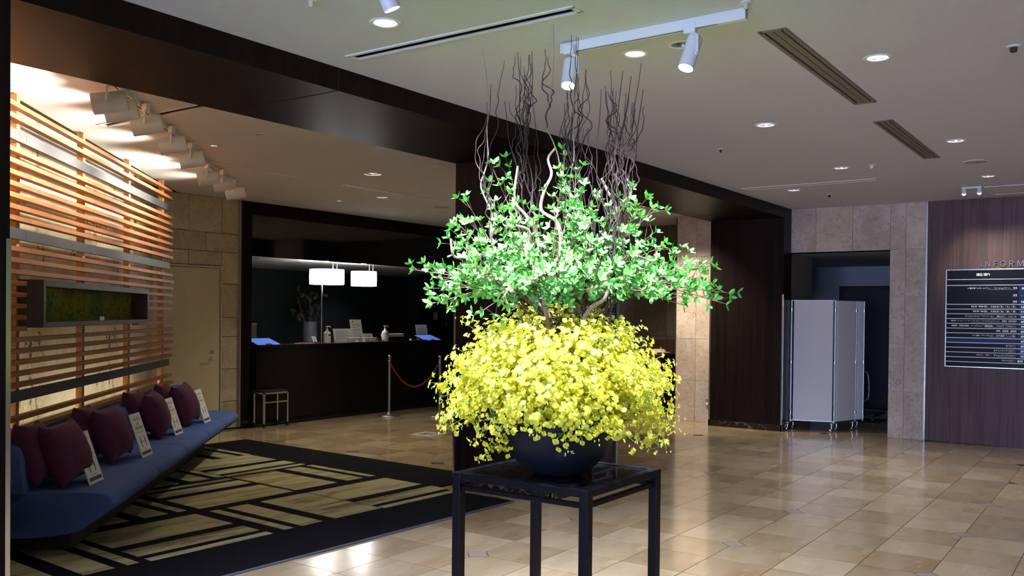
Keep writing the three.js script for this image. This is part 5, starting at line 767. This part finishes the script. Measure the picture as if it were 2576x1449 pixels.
  for (let k = 0; k < 60; k++) { const o = mesh('leaf', bl, dim, v); o.position.set(rr(-0.26, 0.26), rr(1.32, 1.85), rr(-0.22, 0.22)); o.rotation.set(rr(-2, 2), rr(-3, 3), rr(-2, 2)); }
  mesh('stem', [-0.1, 0, 0.1].map((x) => rod([x * 0.4, 1.1, 0], [x * 2, 1.75, x], 0.008)), twigBrown, v);
  const pic = thing('framed_picture', 'small framed dark blue picture on the reception side wall', 'picture', [13.82, 1.84, -11.495]); mesh('frame', [rb(-0.2, 0.2, 0.21, 0.235, 0, 0.02, 0.003), rb(-0.2, 0.2, -0.235, -0.21, 0, 0.02, 0.003), rb(-0.2, -0.178, -0.21, 0.21, 0, 0.02, 0.003), rb(0.178, 0.2, -0.21, 0.21, 0, 0.02, 0.003)], M.steelSoft, pic); mesh('print', bx(-0.178, 0.178, -0.21, 0.21, 0, 0.006), std({ color: new THREE.Color(0.02, 0.045, 0.16), roughness: 0.3 }), pic);
  const pk = thing('pink_notice', 'small pink poster with a white ring below the blue picture', 'poster', [13.69, 1.44, -11.497]); mesh('sheet', rb(-0.07, 0.07, -0.08, 0.08, 0, 0.004, 0.001), std({ color: new THREE.Color(0.42, 0.16, 0.20), roughness: 0.7 }), pk); mesh('ring', new THREE.TorusGeometry(0.024, 0.006, 8, 20).translate(0, 0.0, 0.004), M.plastic, pk);
  const box = thing('wall_notice_case', 'dark shallow notice case on the brown reception wall', 'sign', [14.0, 1.33, -11.497]); mesh('case', rb(-0.12, 0.15, -0.14, 0.16, 0, 0.03, 0.004), std({ color: new THREE.Color(0.035, 0.03, 0.022), roughness: 0.4 }), box); for (const [y, w] of [[0.1, 0.09], [-0.03, 0.08], [-0.08, 0.08]]) mesh('text_line', bx(-0.06, -0.06 + w, y, y + 0.008, 0.03, 0.0312), M.tan, box);
}
{
  const post = (label, x, z) => { const t = thing('stanchion', label, 'stanchion', [x, 0, z]); mesh('base', lathe([[0, 0], [0.155, 0], [0.16, 0.008], [0.14, 0.02], [0.06, 0.032], [0.03, 0.05], [0.02, 0.06]], 36), M.steelSoft, t); mesh('pole', cyl(0.019, 0.019, 0.80, 0, 0.46, 0, 20), M.steelSoft, t); mesh('cap', lathe([[0.021, 0.85], [0.023, 0.865], [0.018, 0.882], [0, 0.886]], 20), M.steel, t); mesh('ring', new THREE.TorusGeometry(0.023, 0.005, 8, 20).rotateX(Math.PI / 2).translate(0, 0.80, 0), M.steel, t); return t; };
  post('dull steel rope post standing before the middle of the black counter', 9.61, -8.93); post('dull steel rope post beside the trailing orchids, nearer the pillar', 10.05, -8.35);
  const r = thing('barrier_rope', 'dark red rope sagging between the two steel posts', 'rope'), P = []; for (let k = 0; k <= 16; k++) { const t = k / 16; P.push([9.61 + 0.44 * t, 0.79 - 0.36 * (1 - (2 * t - 1) ** 2), -8.93 + 0.58 * t]); }
  mesh('cord', tube(P, 0.014, 60, 8), M.rope, r);
  const b = thing('bench', 'low bench with square chrome legs and dark top before the counter', 'bench', [7.66, 0, -9.27]);
  const w = 0.56, d = 0.36, leg = (x, z) => { mesh('leg', rb(x - 0.012, x + 0.012, 0.05, 0.452, z - 0.012, z + 0.012, 0.002), M.steel, b); mesh('foot_cap', rb(x - 0.015, x + 0.015, 0, 0.055, z - 0.015, z + 0.015, 0.003), M.black, b); };
  for (const x of [-0.06, 0.32]) for (const z of [0.04, -0.16]) leg(x, z);
  mesh('top_frame', [rb(-0.072, 0.332, 0.43, 0.452, 0.028, 0.052, 0.002), rb(-0.072, 0.332, 0.43, 0.452, -0.172, -0.148, 0.002), rb(-0.072, -0.048, 0.43, 0.452, -0.148, 0.028, 0.002), rb(0.308, 0.332, 0.43, 0.452, -0.148, 0.028, 0.002)], M.steel, b);
  mesh('stretcher', [rb(-0.06, 0.32, 0.315, 0.333, 0.031, 0.049, 0.002), rb(-0.06, 0.32, 0.315, 0.333, -0.169, -0.151, 0.002)], M.steel, b); mesh('seat', rb(-0.07, 0.33, 0.452, 0.475, -0.17, 0.05, 0.004), M.black, b); void w; void d;
  const ft = canvas(128, 128, (c) => { c.fillStyle = '#b9b2a0'; c.fillRect(0, 0, 128, 128); c.fillStyle = '#26242a'; for (const x of [44, 84]) { c.beginPath(); c.ellipse(x, 48, 14, 26, 0, 0, 7); c.fill(); c.beginPath(); c.ellipse(x, 96, 10, 13, 0, 0, 7); c.fill(); } });
  const s = thing('floor_sticker', 'square pale floor sticker with black footprints before the reception', 'sticker', [8.5, 0, -7.24], 0.05); mesh('sheet', bx(-0.17, 0.17, 0.0003, 0.0018, -0.17, 0.17), std({ color: new THREE.Color(0.5, 0.47, 0.4), roughness: 0.5 }), s); mesh('print', new THREE.PlaneGeometry(0.33, 0.33).rotateX(-Math.PI / 2).translate(0, 0.0022, 0), std({ map: ft, roughness: 0.5 }), s);
}
renderer.render(scene, camera);
